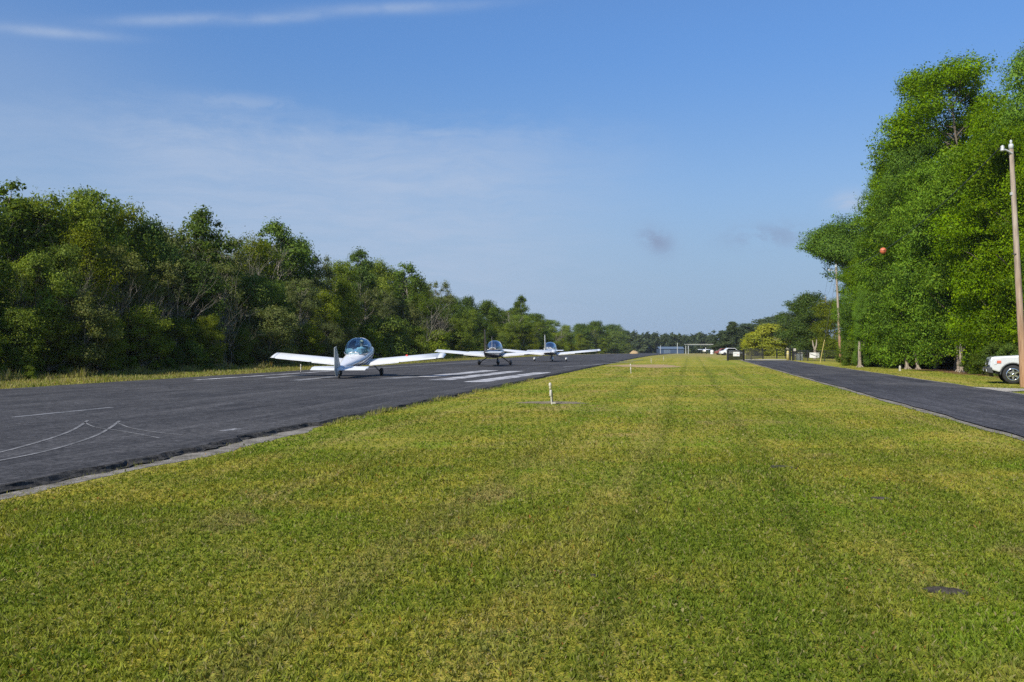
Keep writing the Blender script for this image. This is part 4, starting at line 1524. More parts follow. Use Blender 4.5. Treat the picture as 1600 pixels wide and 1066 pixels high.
        if sp.get('pants') and r > 0.15:
            m2 = MB()
            m2.loft([ring(gy + 0.38, 0.03, fz - 0.02, fz + 0.04, 12, 2), ring(gy + 0.28, 0.10, fz - 0.13, fz + 0.14, 12, 2), ring(gy + 0.05, 0.125, fz - 0.14, fz + 0.22, 12, 2.2),
                     ring(gy - 0.25, 0.09, fz - 0.10, fz + 0.17, 12, 2), ring(gy - 0.5, 0.02, fz + 0.0, fz + 0.06, 12, 2)])
            for v in range(len(m2.v)):
                a = m2.v[v]; m2.v[v] = (a[0] + gx, a[1], a[2])
            m2.build('wheel_fairing', sp['pants'], wobj)
    # propeller, at rest
    py_, pz, pr = sp['prop']
    sp_ = MB().lathe([(0.005, 0.24), (0.06, 0.20), (0.11, 0.10), (0.125, 0.0), (0.12, -0.02)], 16, 'y', (0, py_, pz)).build('spinner', M_white, root)
    for sgn in (-1, 1):
        ang = sp.get('prop_ang', 0.5)
        rings = []
        for s in (0.1, 0.35, 0.7, 1.0):
            rad = 0.08 + (pr - 0.08) * s
            cw = 0.075 * (0.7 + 0.8 * s if s < 0.5 else 1.5 - 0.9 * s)
            tw = 0.9 - 0.55 * s
            M = Matrix.Rotation(ang + (math.pi if sgn > 0 else 0), 3, 'Y')
            rings.append([tuple(M @ Vector((a, py_ + 0.06 + b, rad)) + Vector((0, 0, pz))) for a, b in
                          ((cw * math.cos(tw), cw * math.sin(tw)), (0.0, 0.014), (-cw * math.cos(tw), -cw * math.sin(tw)), (0.0, -0.014))])
        MB().loft(rings, True, True, True).build('propeller_blade', M_black, sp_)
    for i, (ax_, ay_, az_, hh) in enumerate(sp.get('antenna', [])):
        MB().tube([(ax_, ay_, az_), (ax_, ay_ - 0.06, az_ + hh * 0.5), (ax_, ay_ - 0.10, az_ + hh)], [0.012, 0.009, 0.005], 6).build('antenna', M_offwhite, root)
    return root


pl1 = airplane(564, 46.4, R(4.6), 'nearest white low wing airplane with a round bubble canopy and maroon stripes', dict(
    pitch=R(8.5), m_fuse=material('striped_fuselage', f_fuse1), m_fin=M_greypaint_finshade,  # grey fin: shade of its right side put into the colour
    fuse=[(-4.42, .05, .98, 1.12), (-3.8, .14, .92, 1.16), (-2.8, .31, .80, 1.20), (-1.8, .48, .70, 1.25), (-1.0, .56, .66, 1.30), (-.2, .58, .66, 1.36), (.5, .55, .68, 1.40), (1.1, .46, .80, 1.38), (1.32, .34, .90, 1.31), (1.38, .20, .98, 1.22)],
    half=4.32, wz=.74, dihedral=.36, chord=(1.32, 1.18), wle=.22, thick=.115, inc=R(0.8), droop=.05, flap=.03, red=True,
    stab=(1.32, -3.45, 1.06, .62, .52), fin=[(.80, -4.35, -4.62), (1.15, -3.75, -4.78), (1.7, -4.05, -4.72), (2.12, -4.30, -4.66)],
    canopy=(-1.25, .75, .64, (1.26, 1.36), 1.96, 0.85), m_canopy=M_canopy, seat_y=-.72, seat_z=.86,
    gear=[(-1.05, 0, .20, (-.40, .12, .72)), (1.05, 0, .20, (.40, .12, .72)), (0, -4.05, .11, (0, -4.0, .96))], prop=(1.40, 1.10, .86), prop_ang=-1.1,
    antenna=[(0.1, -2.2, 1.24, .3)]))
pl2 = airplane(773, 71.6, R(7.5), 'middle airplane with a thin maroon fin, dark fuselage and white wings', dict(
    pitch=0, m_fuse=material('dark_fuselage', f_fuse2), m_fin=M_maroon,
    fuse=[(-4.9, .05, .86, 1.10), (-4.2, .16, .78, 1.14), (-3.0, .34, .66, 1.18), (-1.6, .50, .58, 1.24), (-.6, .55, .56, 1.30), (.5, .56, .58, 1.32), (1.3, .54, .62, 1.32), (1.9, .48, .70, 1.26), (2.15, .32, .82, 1.16)],
    half=4.7, wz=.82, dihedral=.34, chord=(1.36, 1.26), wle=.85, thick=.12, inc=R(4.6), flap=.05,
    stab=(1.25, -4.0, 1.05, .80, .74), fin=[(1.02, -3.4, -4.95), (1.4, -4.05, -5.0), (2.2, -4.45, -5.05), (2.68, -4.62, -5.02)],
    canopy=(-1.15, 1.15, .58, (1.22, 1.30), 1.92, 0.9), m_canopy=M_canopy_sun, m_frame=M_offwhite, seat_y=-.3, seat_z=.80, m_leg=M_black, pants=M_black,
    gear=[(-1.22, 0, .19, (-.45, .1, .70)), (1.22, 0, .19, (.45, .1, .70)), (0, 1.75, .17, (0, 1.7, .72))], prop=(2.15, 1.0, .88), prop_ang=0.2,
    antenna=[(0.05, -1.7, 1.26, .95), (0.25, -1.4, 1.26, .4)]))
pl3 = airplane(860, 92.0, R(8.5), 'farthest airplane, white with a white fin and white wheel fairings', dict(
    pitch=0, m_fuse=material('white_fuselage', f_fuse3), m_fin=M_white,
    fuse=[(-4.9, .05, .86, 1.12), (-4.2, .16, .80, 1.16), (-3.0, .36, .70, 1.22), (-1.6, .54, .60, 1.28), (-.6, .60, .58, 1.32), (.6, .60, .60, 1.34), (1.5, .58, .64, 1.33), (2.1, .50, .72, 1.27), (2.35, .34, .84, 1.16)],
    half=4.95, wz=.74, dihedral=.40, chord=(1.36, 1.26), wle=.85, thick=.12, inc=R(4.6), flap=.05,
    stab=(1.75, -4.0, 1.08, .85, .75), fin=[(1.05, -3.2, -4.95), (1.4, -3.95, -5.0), (2.1, -4.4, -5.05), (2.52, -4.58, -5.02)],
    canopy=(-1.5, 1.2, .60, (1.24, 1.32), 1.90, 0.85), m_canopy=M_canopy_sun, m_frame=M_offwhite, seat_y=-.3, seat_z=.82, m_leg=M_offwhite, pants=M_white,
    gear=[(-1.58, 0, .19, (-.45, .1, .70)), (1.58, 0, .19, (.45, .1, .70)), (0, 1.8, .17, (0, 1.75, .72))], prop=(2.35, 1.0, .90), prop_ang=0.3,
    antenna=[(0.0, -4.7, 2.45, .2)]))


# ------------------------------------------------------------------ the pilot of the nearest airplane
def pilot(parent_plane, sx, yc, zs):
    verts, edges, rad = [], [], []

    def add(p, r, prev=None):
        verts.append(p); rad.append(r)
        if prev is not None: edges.append((prev, len(verts) - 1))
        return len(verts) - 1
    pel = add((0, 0.0, 0.14), .145)
    ab = add((0, -.03, .30), .135, pel)
    ch = add((0, -.07, .48), .155, ab)
    nk0 = add((0, -.08, .60), .075, ch)
    nk = add((0, -.06, .68), .056, nk0)
    jaw = add((0, -.02, .75), .072, nk)
    hd = add((0, -.03, .84), .098, jaw)
    add((0, -.03, .92), .074, hd)
    for s in (-1, 1):
        sh = add((s * .19, -.07, .555), .068, ch)
        eb = add((s * .27, .02, .30), .048, sh)
        wr = add((s * .17, .26, .30), .032, eb)
        pm = add((s * .15, .33, .31), .034, wr)
        for k, (dx_, ln) in enumerate(((-.028, .062), (-.010, .075), (.010, .070), (.027, .055))):
            k1 = add((s * .15 + dx_, .36, .315), .0095, pm)
            k2 = add((s * .15 + dx_ * 1.15, .36 + ln * .6, .300), .0085, k1)
            add((s * .15 + dx_ * 1.1, .36 + ln * .7, .300 - ln * .4), .0075, k2)
        t1 = add((s * .15 - s * .035, .33, .322), .011, pm)
        add((s * .15 - s * .048, .372, .312), .0085, t1)
        hp = add((s * .10, .06, .12), .10, pel)
        kn = add((s * .14, .46, .22), .068, hp)
        an = add((s * .13, .74, -.02), .045, kn)
        add((s * .13, .90, -.02), .036, an)
    me = bpy.data.meshes.new('person')
    me.from_pydata(verts, edges, [])
    o = link('person', me)
    me.materials.append(M_shirt)
    sk = o.modifiers.new('skin', 'SKIN')
    me.skin_vertices[0].data[0].use_root = True
    for i, r in enumerate(rad):
        me.skin_vertices[0].data[i].radius = (r, r * (0.8 if i in (1, 2) else 1.0))
    sub = o.modifiers.new('sub', 'SUBSURF'); sub.levels = sub.render_levels = 2
    # bake to a plain mesh so that skin, shirt and trousers can carry their own materials
    dg = bpy.context.evaluated_depsgraph_get()
    me2 = bpy.data.meshes.new_from_object(o.evaluated_get(dg))
    o.modifiers.clear()
    o.data = me2
    me2.name = 'person'
    me2.materials.clear()
    for m in (M_shirt, M_skin, M_inside): me2.materials.append(m)
    for p in me2.polygons:
        c = p.center
        p.use_smooth = True
        p.material_index = 1 if c.z > .655 or (c.y > .14 and c.z > .24 and abs(c.x) > .08) else (2 if c.z < .20 else 0)
    M = Matrix.LocRotScale(parent_plane.location, parent_plane.rotation_euler.to_quaternion(), None)
    o.matrix_world = M @ Matrix.Translation((sx, yc, zs))
    tag(o, 'person in a white shirt sitting under the bubble canopy of the nearest airplane', 'person')
    # face and hair
    mb = MB()
    mb.lathe([(.004, .97), (.060, .955), (.098, .905), (.107, .85), (.104, .835)], 14, 'z', (0, -.035, 0))
    mb.build('cap', M_cap, o)
    nb = MB().loft([[(-.012, .062, .85), (.012, .062, .85), (0, .066, .85)], [(-.017, .060, .80), (.017, .060, .80), (0, .092, .805)]]).build('nose', M_skin, o)
    for s in (-1, 1):
        MB().lathe([(.002, .012), (.010, .008), (.012, 0), (.010, -.01)], 8, 'y', (s * .034, .058, .845)).build('eye', M_black, o)
        MB().lathe([(.004, -.012), (.026, -.008), (.03, 0), (.02, .01), (.004, .012)], 10, 'x', (s * .098, -.03, .83)).build('ear', M_skin, o)
    MB().tube([(-.025, .060, .768), (0, .067, .764), (.025, .060, .768)], .006, 6).build('mouth', M_maroon, o)
    return o


pilot(pl1, 0.26, -0.62, 0.93)

# ------------------------------------------------------------------ pickup truck
M_silver = simple('silver_car_paint', (0.70, 0.71, 0.72), 0.28, 0.25, 0.03, 3.0, coat=0.8)
M_chrome = simple('chrome', (0.75, 0.75, 0.76), 0.12, 1.0, 0.02)
M_lamp = simple('headlamp', (0.70, 0.72, 0.74), 0.12, 0.3, 0.03)
M_amber = simple('amber_lens', (0.62, 0.16, 0.10), 0.2)
M_darkplastic = simple('dark_grey_plastic', (0.045, 0.047, 0.045), 0.6, 0, 0.1)


def pickup(px, D, head, label):
    x = (px - 800) / F * D
    fw = 1.95                                       # front axle, forward of the origin
    root = empty('pickup_truck', (0, 0, 0), 0, label, 'truck')
    root.rotation_euler = (0, 0, head)
    off = Matrix.Rotation(head, 3, 'Z') @ Vector((-0.88, fw, 0)) * 0.93
    root.scale = (.93, .93, .93)
    root.location = (x - off.x, D - off.y, gz(x, D))
    RW, ZW = 0.52, 0.42

    def arch(yc, n=10):
        return [(yc + RW * math.cos(math.pi * k / n), ZW + RW * math.sin(math.pi * k / n) * 0.98) for k in range(n + 1)]
    low = 0.52
    prof = [(2.80, low + .10), (2.86, .78), (2.85, 1.04), (2.79, 1.17), (2.3, 1.215), (1.15, 1.265), (0.9, 1.20), (-2.9, 1.20), (-2.95, .60), (-2.85, low)]
    prof += [(p[0], max(p[1], low)) for p in reversed(arch(-1.65))]
    prof += [(p[0], max(p[1], low)) for p in reversed(arch(fw))]
    b = MB().prism(prof, -0.98, 0.98).build('body', M_silver, root, bevel=0.055)
    # hood bulge, cab and bed
    hood = MB().loft([[(-.80, 2.74, 1.14), (.80, 2.74, 1.14), (.78, 2.68, 1.205), (-.78, 2.68, 1.205)], [(-.84, 2.0, 1.19), (.84, 2.0, 1.19), (.80, 2.0, 1.245), (-.80, 2.0, 1.245)],
                      [(-.86, 1.12, 1.24), (.86, 1.12, 1.24), (.82, 1.12, 1.31), (-.82, 1.12, 1.31)]], True, True, False).build('hood', M_silver, root, bevel=0.03)
    cab = MB().loft([[(-.93, 1.0, 1.18), (.93, 1.0, 1.18), (.93, -1.15, 1.18), (-.93, -1.15, 1.18)], [(-.74, .15, 1.84), (.74, .15, 1.84), (.76, -.95, 1.84), (-.76, -.95, 1.84)],
                     [(-.66, .02, 1.89), (.66, .02, 1.89), (.68, -.85, 1.89), (-.68, -.85, 1.89)]], True, True, False).build('cab', M_silver, root, bevel=0.04)
    def pane(name, pts):
        MB().add(pts, [tuple(range(len(pts)))]).build(name, M_carglass, root)
    def lerp_side(s, y0, y1, t0, t1):
        out = []
        for y, t_ in ((y0[0], t0), (y1[0], t0), (y1[1], t1), (y0[1], t1)):
            xx = .93 + (.745 - .93) * t_
            out.append((s * (xx + 0.012), y, 1.18 + .66 * t_))
        return out
    for s in (-1, 1):
        pane('side_window', lerp_side(s, (.72, .12), (-.08, -.08), .12, .9))
        pane('side_window', lerp_side(s, (-.16, -.16), (-.98, -.86), .12, .9))
    pane('windscreen', [(-.84, .92, 1.27), (.84, .92, 1.27), (.70, .20, 1.82), (-.70, .20, 1.82)])
    MB().box((0, -2.05, 1.206), (1.7, 1.6, .01)).build('bed', M_darkplastic, root)
    # front
    MB().box((0, 2.855, .93), (1.25, .05, .30)).build('grille', M_black, root, bevel=0.02)
    mb = MB()
    for k in range(3): mb.box((0, 2.885, .84 + .09 * k), (1.18, .02, .022))
    mb.build('grille_bar', M_chrome, root)
    MB().loft([[(-1.0, 2.72, .46), (1.0, 2.72, .46), (1.0, 2.78, .74), (-1.0, 2.78, .74)], [(-.96, 2.96, .50), (.96, 2.96, .50), (.96, 2.98, .72), (-.96, 2.98, .72)]], True, True, False).build('bumper', M_darkplastic, root, bevel=0.03)
    MB().loft([[(-.82, 2.70, .30), (.82, 2.70, .30), (.86, 2.72, .47), (-.86, 2.72, .47)], [(-.75, 2.86, .34), (.75, 2.86, .34), (.8, 2.9, .47), (-.8, 2.9, .47)]], True, True, False).build('air_dam', M_black, root)
    MB().box((0, 2.992, .66), (1.5, .02, .05)).build('bumper_trim', M_chrome, root)
    for s in (-1, 1):
        MB().loft([[(s * .64, 2.88, .82), (s * .995, 2.70, .84), (s * .995, 2.66, 1.06), (s * .64, 2.84, 1.06)], [(s * .66, 2.90, .84), (s * 1.003, 2.60, .86), (s * 1.003, 2.58, 1.04), (s * .66, 2.86, 1.04)]], True, True, False).build('headlight', M_lamp, root, bevel=0.01)
        MB().box((s * .992, 2.50, .97), (.03, .17, .12)).build('indicator', M_amber, root, bevel=0.012)
        MB().lathe([(.01, .03), (.06, .025), (.075, 0), (.06, -.01)], 12, 'y', (s * .72, 2.965, .58)).build('fog_light', M_lamp, root)
        MB().loft([[(s * .93, .72, 1.24), (s * 1.15, .70, 1.24), (s * 1.15, .70, 1.46), (s * .93, .72, 1.46)], [(s * .95, .60, 1.26), (s * 1.13, .60, 1.26), (s * 1.13, .60, 1.44), (s * .95, .60, 1.44)]], True, True, False).build('mirror', M_black, root, bevel=0.02)
        MB().box((s * .988, -.02, 1.06), (.02, .18, .035)).build('door_handle', M_chrome, root)
        MB().box((s * 1.0, .1, .50), (.10, 2.2, .06)).build('running_board', M_black, root, bevel=0.02)
        MB().box((s * .90, -2.95, .98), (.14, .05, .34)).build('tail_light', M_red, root)
        for yc in (fw, -1.65):
            fl = MB()
            ins, outs = [], []
            for k in range(13):
                a = math.pi * k / 12
                for r_, lst in ((RW - .035, ins), (RW + .005, outs)):
                    lst.append((yc + r_ * math.cos(a), ZW + r_ * math.sin(a)))
            rings = [[(s * .955, *ins[k]), (s * .992, *ins[k]), (s * .992, *outs[k]), (s * .955, *outs[k])] for k in range(13)]
            fl.loft(rings, True, True, False).build('wheel_arch_trim', M_darkplastic, root)
            wx = s * .84
            ty = MB().lathe([(.27, -.13), (.38, -.14), (.41, -.10), (.42, 0), (.41, .10), (.38, .14), (.27, .13), (.26, .0), (.27, -.13)], 32, 'x', (wx, yc, ZW), None, False).build('wheel', M_rubber, root)
            rim = MB()
            rim.lathe([(.235, -.12), (.272, -.135), (.272, .135), (.235, .125), (.235, -.12)], 32, 'x', (wx, yc, ZW), None, False)
            rim.build('rim', M_chrome, ty)
            spk = MB()
            for k in range(6):
                M = Matrix.Translation((wx + s * .09, yc, ZW)) @ Matrix.Rotation(2 * math.pi * k / 6, 4, 'X')
                spk.loft([[(-.02, -.045, .03), (.025, -.045, .03), (.025, .045, .03), (-.02, .045, .03)], [(-.02, -.03, .22), (.02, -.03, .22), (.02, .03, .22), (-.02, .03, .22)]], True, True, False, M)
            spk.lathe([(.01, .045), (.05, .04), (.065, .0), (.06, -.03)], 14, 'x', (wx + s * .09, yc, ZW))
            spk.build('spoke', M_chrome, ty)
            MB().lathe([(.01, -.02), (.20, -.02), (.20, .01), (.01, .01)], 18, 'x', (wx + s * .02, yc, ZW)).build('brake_disc', M_darkmetal, ty)
    MB().box((0, 0, .60), (1.70, 5.3, .28)).build('chassis', M_black, root)
    for yc in (fw, -1.65):
        MB().box((0, yc, .66), (1.10, 1.02, .56)).build('wheel_well', M_black, root)
    return root


pickup(1582.5, 38.0, R(68), 'silver pickup truck parked at the right edge of the photo')

# ------------------------------------------------------------------ utility poles, wires, marker ball
POLE = {}


def utility_pole(px, py, topx, topy, r, label, arm=None, transformer=False):
    x, y = at(px, py)
    zt = height_for(topy, y)
    xt = (topx - 800) / F * y
    o = empty('utility_pole', (x, y, gz(x, y)), 0, label, 'utility pole', 'utility poles right of the road')
    h = zt - gz(x, y)
    lx = xt - x
    pts = [(lx * s, 0, h * s if s > 0 else -0.4) for s in (0, 0.15, 0.35, 0.6, 0.8, 1.0)]
    MB().tube(pts, [r, r * 0.97, r * 0.9, r * 0.78, r * 0.7, r * 0.62], 16).build('shaft', M_wood, o)
    MB().lathe([(r * 0.66, -0.14), (r * 0.70, 0.0), (r * 0.55, 0.05), (0.01, 0.06)], 12, 'z', (lx, 0, h)).build('pole_cap', M_insul, o)
    tips = []
    if arm:
        ax_, az_ = arm
        p0 = Vector((lx * 0.97, -r * 0.5, h - az_))
        p1 = p0 + Vector((ax_, -0.1, 0.16))
        MB().tube([p0, p0.lerp(p1, 0.5) + Vector((0, 0, 0.02)), p1], 0.035, 8).build('bracket', M_insul, o)
        MB().lathe([(.02, -.10), (.07, -.08), (.075, -.03), (.05, -.01), (.08, .03), (.05, .05), (.07, .09), (.02, .13)], 12, 'z', tuple(p1)).build('insulator', M_insul, o)
        tips.append(Vector((x, y, gz(x, y))) + p1 + Vector((0, 0, .13)))
    MB().lathe([(.02, 0), (.05, .02), (.035, .06), (.055, .10), (.02, .16)], 10, 'z', (lx, 0, h + .05)).build('insulator', M_insul, o)
    MB().box((lx * .8 - r * .62, -0.02, h * .80), (.10, .08, .10)).build('wire_clip', M_insul, o)
    MB().tube([(lx * .55 - r * .8 - .12, -r * .5, h * .55), (lx * .55 - r * .5, -r * .6, h * .55)], .02, 6).build('step_bolt', M_darkmetal, o)
    if transformer:
        MB().lathe([(.05, -.52), (.26, -.50), (.28, -.3), (.28, .36), (.24, .44), (.05, .47)], 16, 'z', (lx * .8 - .42, -.05, h * .82)).build('transformer', M_insul, o)
    tips.append(Vector((x + lx, y, gz(x, y) + h + .2)))
    POLE[label] = tips
    return o


utility_pole(1600, 605.5, 1580.5, 227, 0.128, 'nearest weathered wooden utility pole standing in front of the silver truck', arm=(-0.42, 0.32))
utility_pole(1313.5, 566, 1306.5, 416, 0.145, 'middle utility pole with reddish base standing beside the road', arm=(-0.75, 0.55))
x, y = at(1294, 557)
utility_pole(1294, 557, 1290, 464, 0.17, 'farthest utility pole with a pale transformer behind the fence', arm=(-0.6, 0.4), transformer=True)


def wire(a, b, sag, label, r=0.016):
    pts = [a.lerp(b, s / 24) - Vector((0, 0, sag * 4 * (s / 24) * (1 - s / 24))) for s in range(25)]
    o = MB().tube(pts, r, 5).build('power_line', M_darkmetal)
    tag(o, label, 'wire', 'power lines between the poles')
    return pts


P1, P2, P3 = [POLE[k] for k in POLE]
w1 = wire(P1[0], P2[0], 1.35, 'thin dark wire from the nearest pole to the middle pole, carrying the orange ball')
wire(P2[0], P3[0], 0.8, 'thin dark wire from the bracket of the middle pole to the farthest pole', 0.010)
wire(P2[1], P3[1], 0.9, 'thin dark wire from the top of the middle pole to the farthest pole', 0.010)
pb = min(w1, key=lambda p: abs(800 + F * p.x / p.y - 1377))
o = MB().lathe([(0.004, -0.21)] + [(0.21 * math.cos(a), 0.21 * math.sin(a)) for a in [R(k) for k in range(-75, 90, 15)]] + [(0.004, 0.21)], 24, 'z', (0, 0, 0)).build('marker_ball', M_orange)
o.location = pb
tag(o, 'round orange marker ball hanging on the power line', 'marker ball')
MB().lathe([(0.213, -0.01), (0.218, 0), (0.213, 0.01)], 24, 'z').build('seam', M_darkmetal, o)
# guy wire with its yellow guard
x, y = at(1281, 567)
o = empty('guy_guard', (x, y, gz(x, y)), 0, 'leaning yellow guard on the guy wire left of the middle pole', 'guy wire guard')
top = Vector((0.45, 0, height_for(531, y) - gz(x, y)))
MB().tube([(0, 0, -0.1), top * 0.5, top], [0.034, 0.032, 0.03], 8).build('guard_tube', M_yellow, o)
MB().tube([top * 0.98, Vector((P2[1].x - x, P2[1].y - y, P2[1].z - gz(x, y) - 1.2))], 0.012, 5).build('guy_cable', M_darkmetal, o)

# ------------------------------------------------------------------ edge light posts, stakes
def light_post(px, py, h, label, full=True, lean=0.0):
    x, y = at(px, py)
    o = empty('light_post', (x, y, gz(x, y) + (0.02 if full else 0)), 0, label, 'runway light', 'white light posts along the runway')
    k = h / 0.56
    MB().tube([(lean * .0, 0, -.1), (lean * .4, 0, .24 * k), (lean * .6, 0, .36 * k)], [.021, .021, .021], 10).build('stem', M_pipe, o)
    MB().lathe([(.030, .20 * k), (.034, .21 * k), (.034, .35 * k), (.024, .37 * k)], 12, 'z', (lean * .5, 0, 0)).build('sleeve', M_pipe, o)
    MB().lathe([(.022, .36 * k), (.022, .41 * k), (.030, .42 * k), (.030, .45 * k), (.025, .46 * k)], 12, 'z', (lean * .7, 0, 0)).build('collar', M_tan, o)
    MB().lathe([(.026, .458 * k), (.034, .47 * k), (.037, .51 * k), (.030, .55 * k), (.012, .565 * k), (.002, .567 * k)], 14, 'z', (lean * .75, 0, 0)).build('lamp_globe', M_pipe, o)
    if full:
        MB().tube([(lean * .3 + .03, 0, .0), (lean * .4 + .05, .02, .12), (lean * .5 + .045, 0, .26), (lean * .6 + .02, 0, .38)], .012, 6).build('cable', M_darkmetal, o)
        MB().box((.045, 0, .015), (.10, .07, .03)).build('foot', M_pipe, o, bevel=.008)
    return o


light_post(862.5, 632, 0.555, 'nearest white light post standing in bare soil beside the runway', True, -0.07)
light_post(986, 584, 0.55, 'white light post beside the tan sandy patch', False, -0.04)
light_post(1017.5, 567.5, 0.42, 'small white light post behind the sandy patch', False)
light_post(1037, 563.5, 0.42, 'farthest small white light post past the sandy patch', False)
light_post(470, 583, 0.50, 'white light post on the verge below the left wing of the nearest airplane', False)
x, y = at(1406, 580)
o = empty('marker_stake', (x, y, 0), 0, 'short cream utility marker stake on the grass right of the road', 'marker stake')
MB().loft([[(-.06, -.04, -.1), (.06, -.04, -.1), (.06, .04, -.1), (-.06, .04, -.1)], [(-.055, -.035, .26), (.055, -.035, .26), (.055, .035, .26), (-.055, .035, .26)], [(-.03, -.02, .34), (.03, -.02, .34), (.03, .02, .34), (-.03, .02, .34)]], True, True, False).build('post', M_pipe, o, bevel=.01)
MB().box((0, -.045, .2), (.09, .012, .10)).build('band', M_tan, o)

# ------------------------------------------------------------------ gate, fence, signs
def rail_panel(name, a, b, h, label, cat, pickets=0.14, posts=(0.0, 1.0), group=None, pr=0.045, bar=0.012):
    """black metal picket panel from a to b"""
    a, b = Vector((*a, gz(*a))), Vector((*b, gz(*b)))
    o = empty(name, a, math.atan2(b.y - a.y, b.x - a.x), label, cat, group)
    L = (b.xy - a.xy).length
    dz_ = b.z - a.z
    for s in posts:
        MB().box((L * s, 0, dz_ * s + h * 0.53 - 0.05), (pr * 2, pr * 2, h * 1.06 + 0.1)).build('post', M_black, o, bevel=.008)
    for zz in (0.12, h * 0.86, h * 0.97):
        MB().tube([(pr, 0, zz), (L - pr, 0, zz + dz_)], 0.022, 6).build('rail', M_black, o)
    n = int(L / pickets)
    mb = MB()
    for i in range(1, n):
        s = i / n
        mb.box((L * s, 0, dz_ * s + h * 0.52), (bar * 2, bar * 2, h * 0.92))
    mb.build('pickets', M_black, o)
    o.children
    return o


def gp(px, D):
    return ((px - 800) / F * D, D)


g1 = rail_panel('sliding_gate', gp(1137, 100), gp(1163, 103), 1.16, 'near black picket gate panel carrying the left white sign', 'gate', 0.12, (0.0, 0.97), pr=0.08, bar=0.018)
rail_panel('picket_fence', gp(1164.5, 103.5), gp(1192, 118), 1.30, 'black picket fence panel right of the near gate panel', 'fence', 0.27, (0.3, 0.99), bar=0.011)
rail_panel('picket_fence', gp(1192.5, 118.5), gp(1228, 119), 1.20, 'black picket fence panel across the pale apron', 'fence', 0.22, (0.0, 0.6, 0.99), bar=0.015)
for px, D, lab in ((1234.5, 104, 'thick dark gate post beside the yellow bollard'), (1238.5, 101, 'thick dark gate post right of the yellow bollard')):
    x, y = gp(px, D)
    o = empty('gate_post', (x, y, gz(x, y)), 0, lab, 'post')
    MB().box((0, 0, .60), (.15, .15, 1.4)).build('shaft', M_black, o, bevel=.01)
    MB().lathe([(.11, 1.30), (.11, 1.34), (.04, 1.40), (.005, 1.42)], 8, 'z').build('cap', M_black, o)
x, y = gp(1231, 102.5)
o = empty('bollard', (x, y, gz(x, y)), 0, 'faded yellow bollard beside the gate posts', 'bollard')
MB().lathe([(.14, -.1), (.14, .92), (.12, 1.0), (.07, 1.05), (.005, 1.07)], 16, 'z').build('shaft', M_bollard, o)
MB().lathe([(.143, .70), (.146, .71), (.146, .80), (.143, .81)], 16, 'z').build('band', M_tan, o)
x, y = gp(1241.5, 103)
o = empty('keypad_box', (x, y, gz(x, y)), 0, 'small cream gate keypad box on a post', 'keypad')
MB().tube([(0, 0, -.1), (0, 0, 1.05)], .04, 8).build('post', M_darkmetal, o)
MB().box((0, -.02, 1.17), (.27, .18, .30)).build('box', M_pipe, o, bevel=.02)


def mesh_fence(a, b, h, label, step=2.4):
    a, b = Vector((*a, gz(*a))), Vector((*b, gz(*b)))
    o = empty('mesh_fence', a, math.atan2(b.y - a.y, b.x - a.x), label, 'fence')
    L = (b.xy - a.xy).length
    n = max(2, int(L / step))
    for i in range(n + 1):
        s = i / n
        MB().tube([(L * s, 0, -.1), (L * s, 0, h * 1.03)], .035, 8).build('post', M_black, o)
    for zz in (.08, h):
        MB().tube([(0, 0, zz), (L, 0, zz)], .022, 6).build('rail', M_black, o)
    mb = MB()
    k = 0.16
    q = -h
    while q < L:
        for dr in (1, -1):
            x0_, x1_ = (q, q + h) if dr > 0 else (q + h, q)
            z0_, z1_ = .06, h
            # clip to the panel
            pa, pb_ = Vector((x0_, .006 * dr, z0_)), Vector((x1_, .006 * dr, z1_))
            def cl(p, r):
                if p.x < 0: return p.lerp(r, (0 - p.x) / (r.x - p.x)) if r.x > 0 else None
                if p.x > L: return p.lerp(r, (L - p.x) / (r.x - p.x)) if r.x < L else None
                return p
            c0, c1 = cl(pa, pb_), cl(pb_, pa)
            if c0 and c1 and (c0 - c1).length > .05:
                mb.tube([c0, c1], .006, 3, False)
        q += k
    mb.build('wire_mesh', M_darkmetal, o)
    return o


mesh_fence(gp(1240, 104), gp(1262, 98), 1.12, 'dark wire mesh fence between the gate post and the white sign')
mesh_fence(gp(1262.5, 97.5), gp(1316, 92), 1.12, 'dark wire mesh fence behind the leaning yellow guard')
# junk behind the fence
x, y = gp(1249, 103)
o = empty('equipment_box', (x, y, gz(x, y)), 0, 'grey gate motor box behind the mesh fence', 'box')
MB().box((0, 0, .35), (.62, .5, .8)).build('case', M_greypaint_finshade, o, bevel=.03)
MB().box((0, 0, .78), (.68, .56, .06)).build('lid', M_darkmetal, o, bevel=.015)


def sign(px, py, w, h, D, name, label, deco):
    x = (px - 800) / F * D
    z = height_for(py, D)
    o = empty(name, (x, D, z), 0, label, 'sign')
    MB().box((0, 0, 0), (w, .02, h)).build('board', M_sign, o, bevel=.004)
    deco(o, w, h)
    return o


def deco1(o, w, h):
    MB().box((w * .22, -.0125, -h * .10), (w * .30, .004, h * .10)).build('print_mark', M_signred, o)
    MB().box((-w * .12, -.0125, h * .12), (w * .55, .004, h * .05)).build('print_mark', M_greypaint_finshade, o)


def deco2(o, w, h):
    mb = MB()
    a, b = Vector((-w * .48, -.0125, h * .30)), Vector((w * .30, -.0125, -h * .28))
    d_ = (b - a).normalized(); s_ = Vector((-d_.z, 0, d_.x)) * .022
    mb.loft([[a - s_, a + s_, a + s_ + Vector((0, -.004, 0)), a - s_ + Vector((0, -.004, 0))], [b - s_, b + s_, b + s_ + Vector((0, -.004, 0)), b - s_ + Vector((0, -.004, 0))]], True, True, False)
    mb.build('diagonal_line', M_black, o)


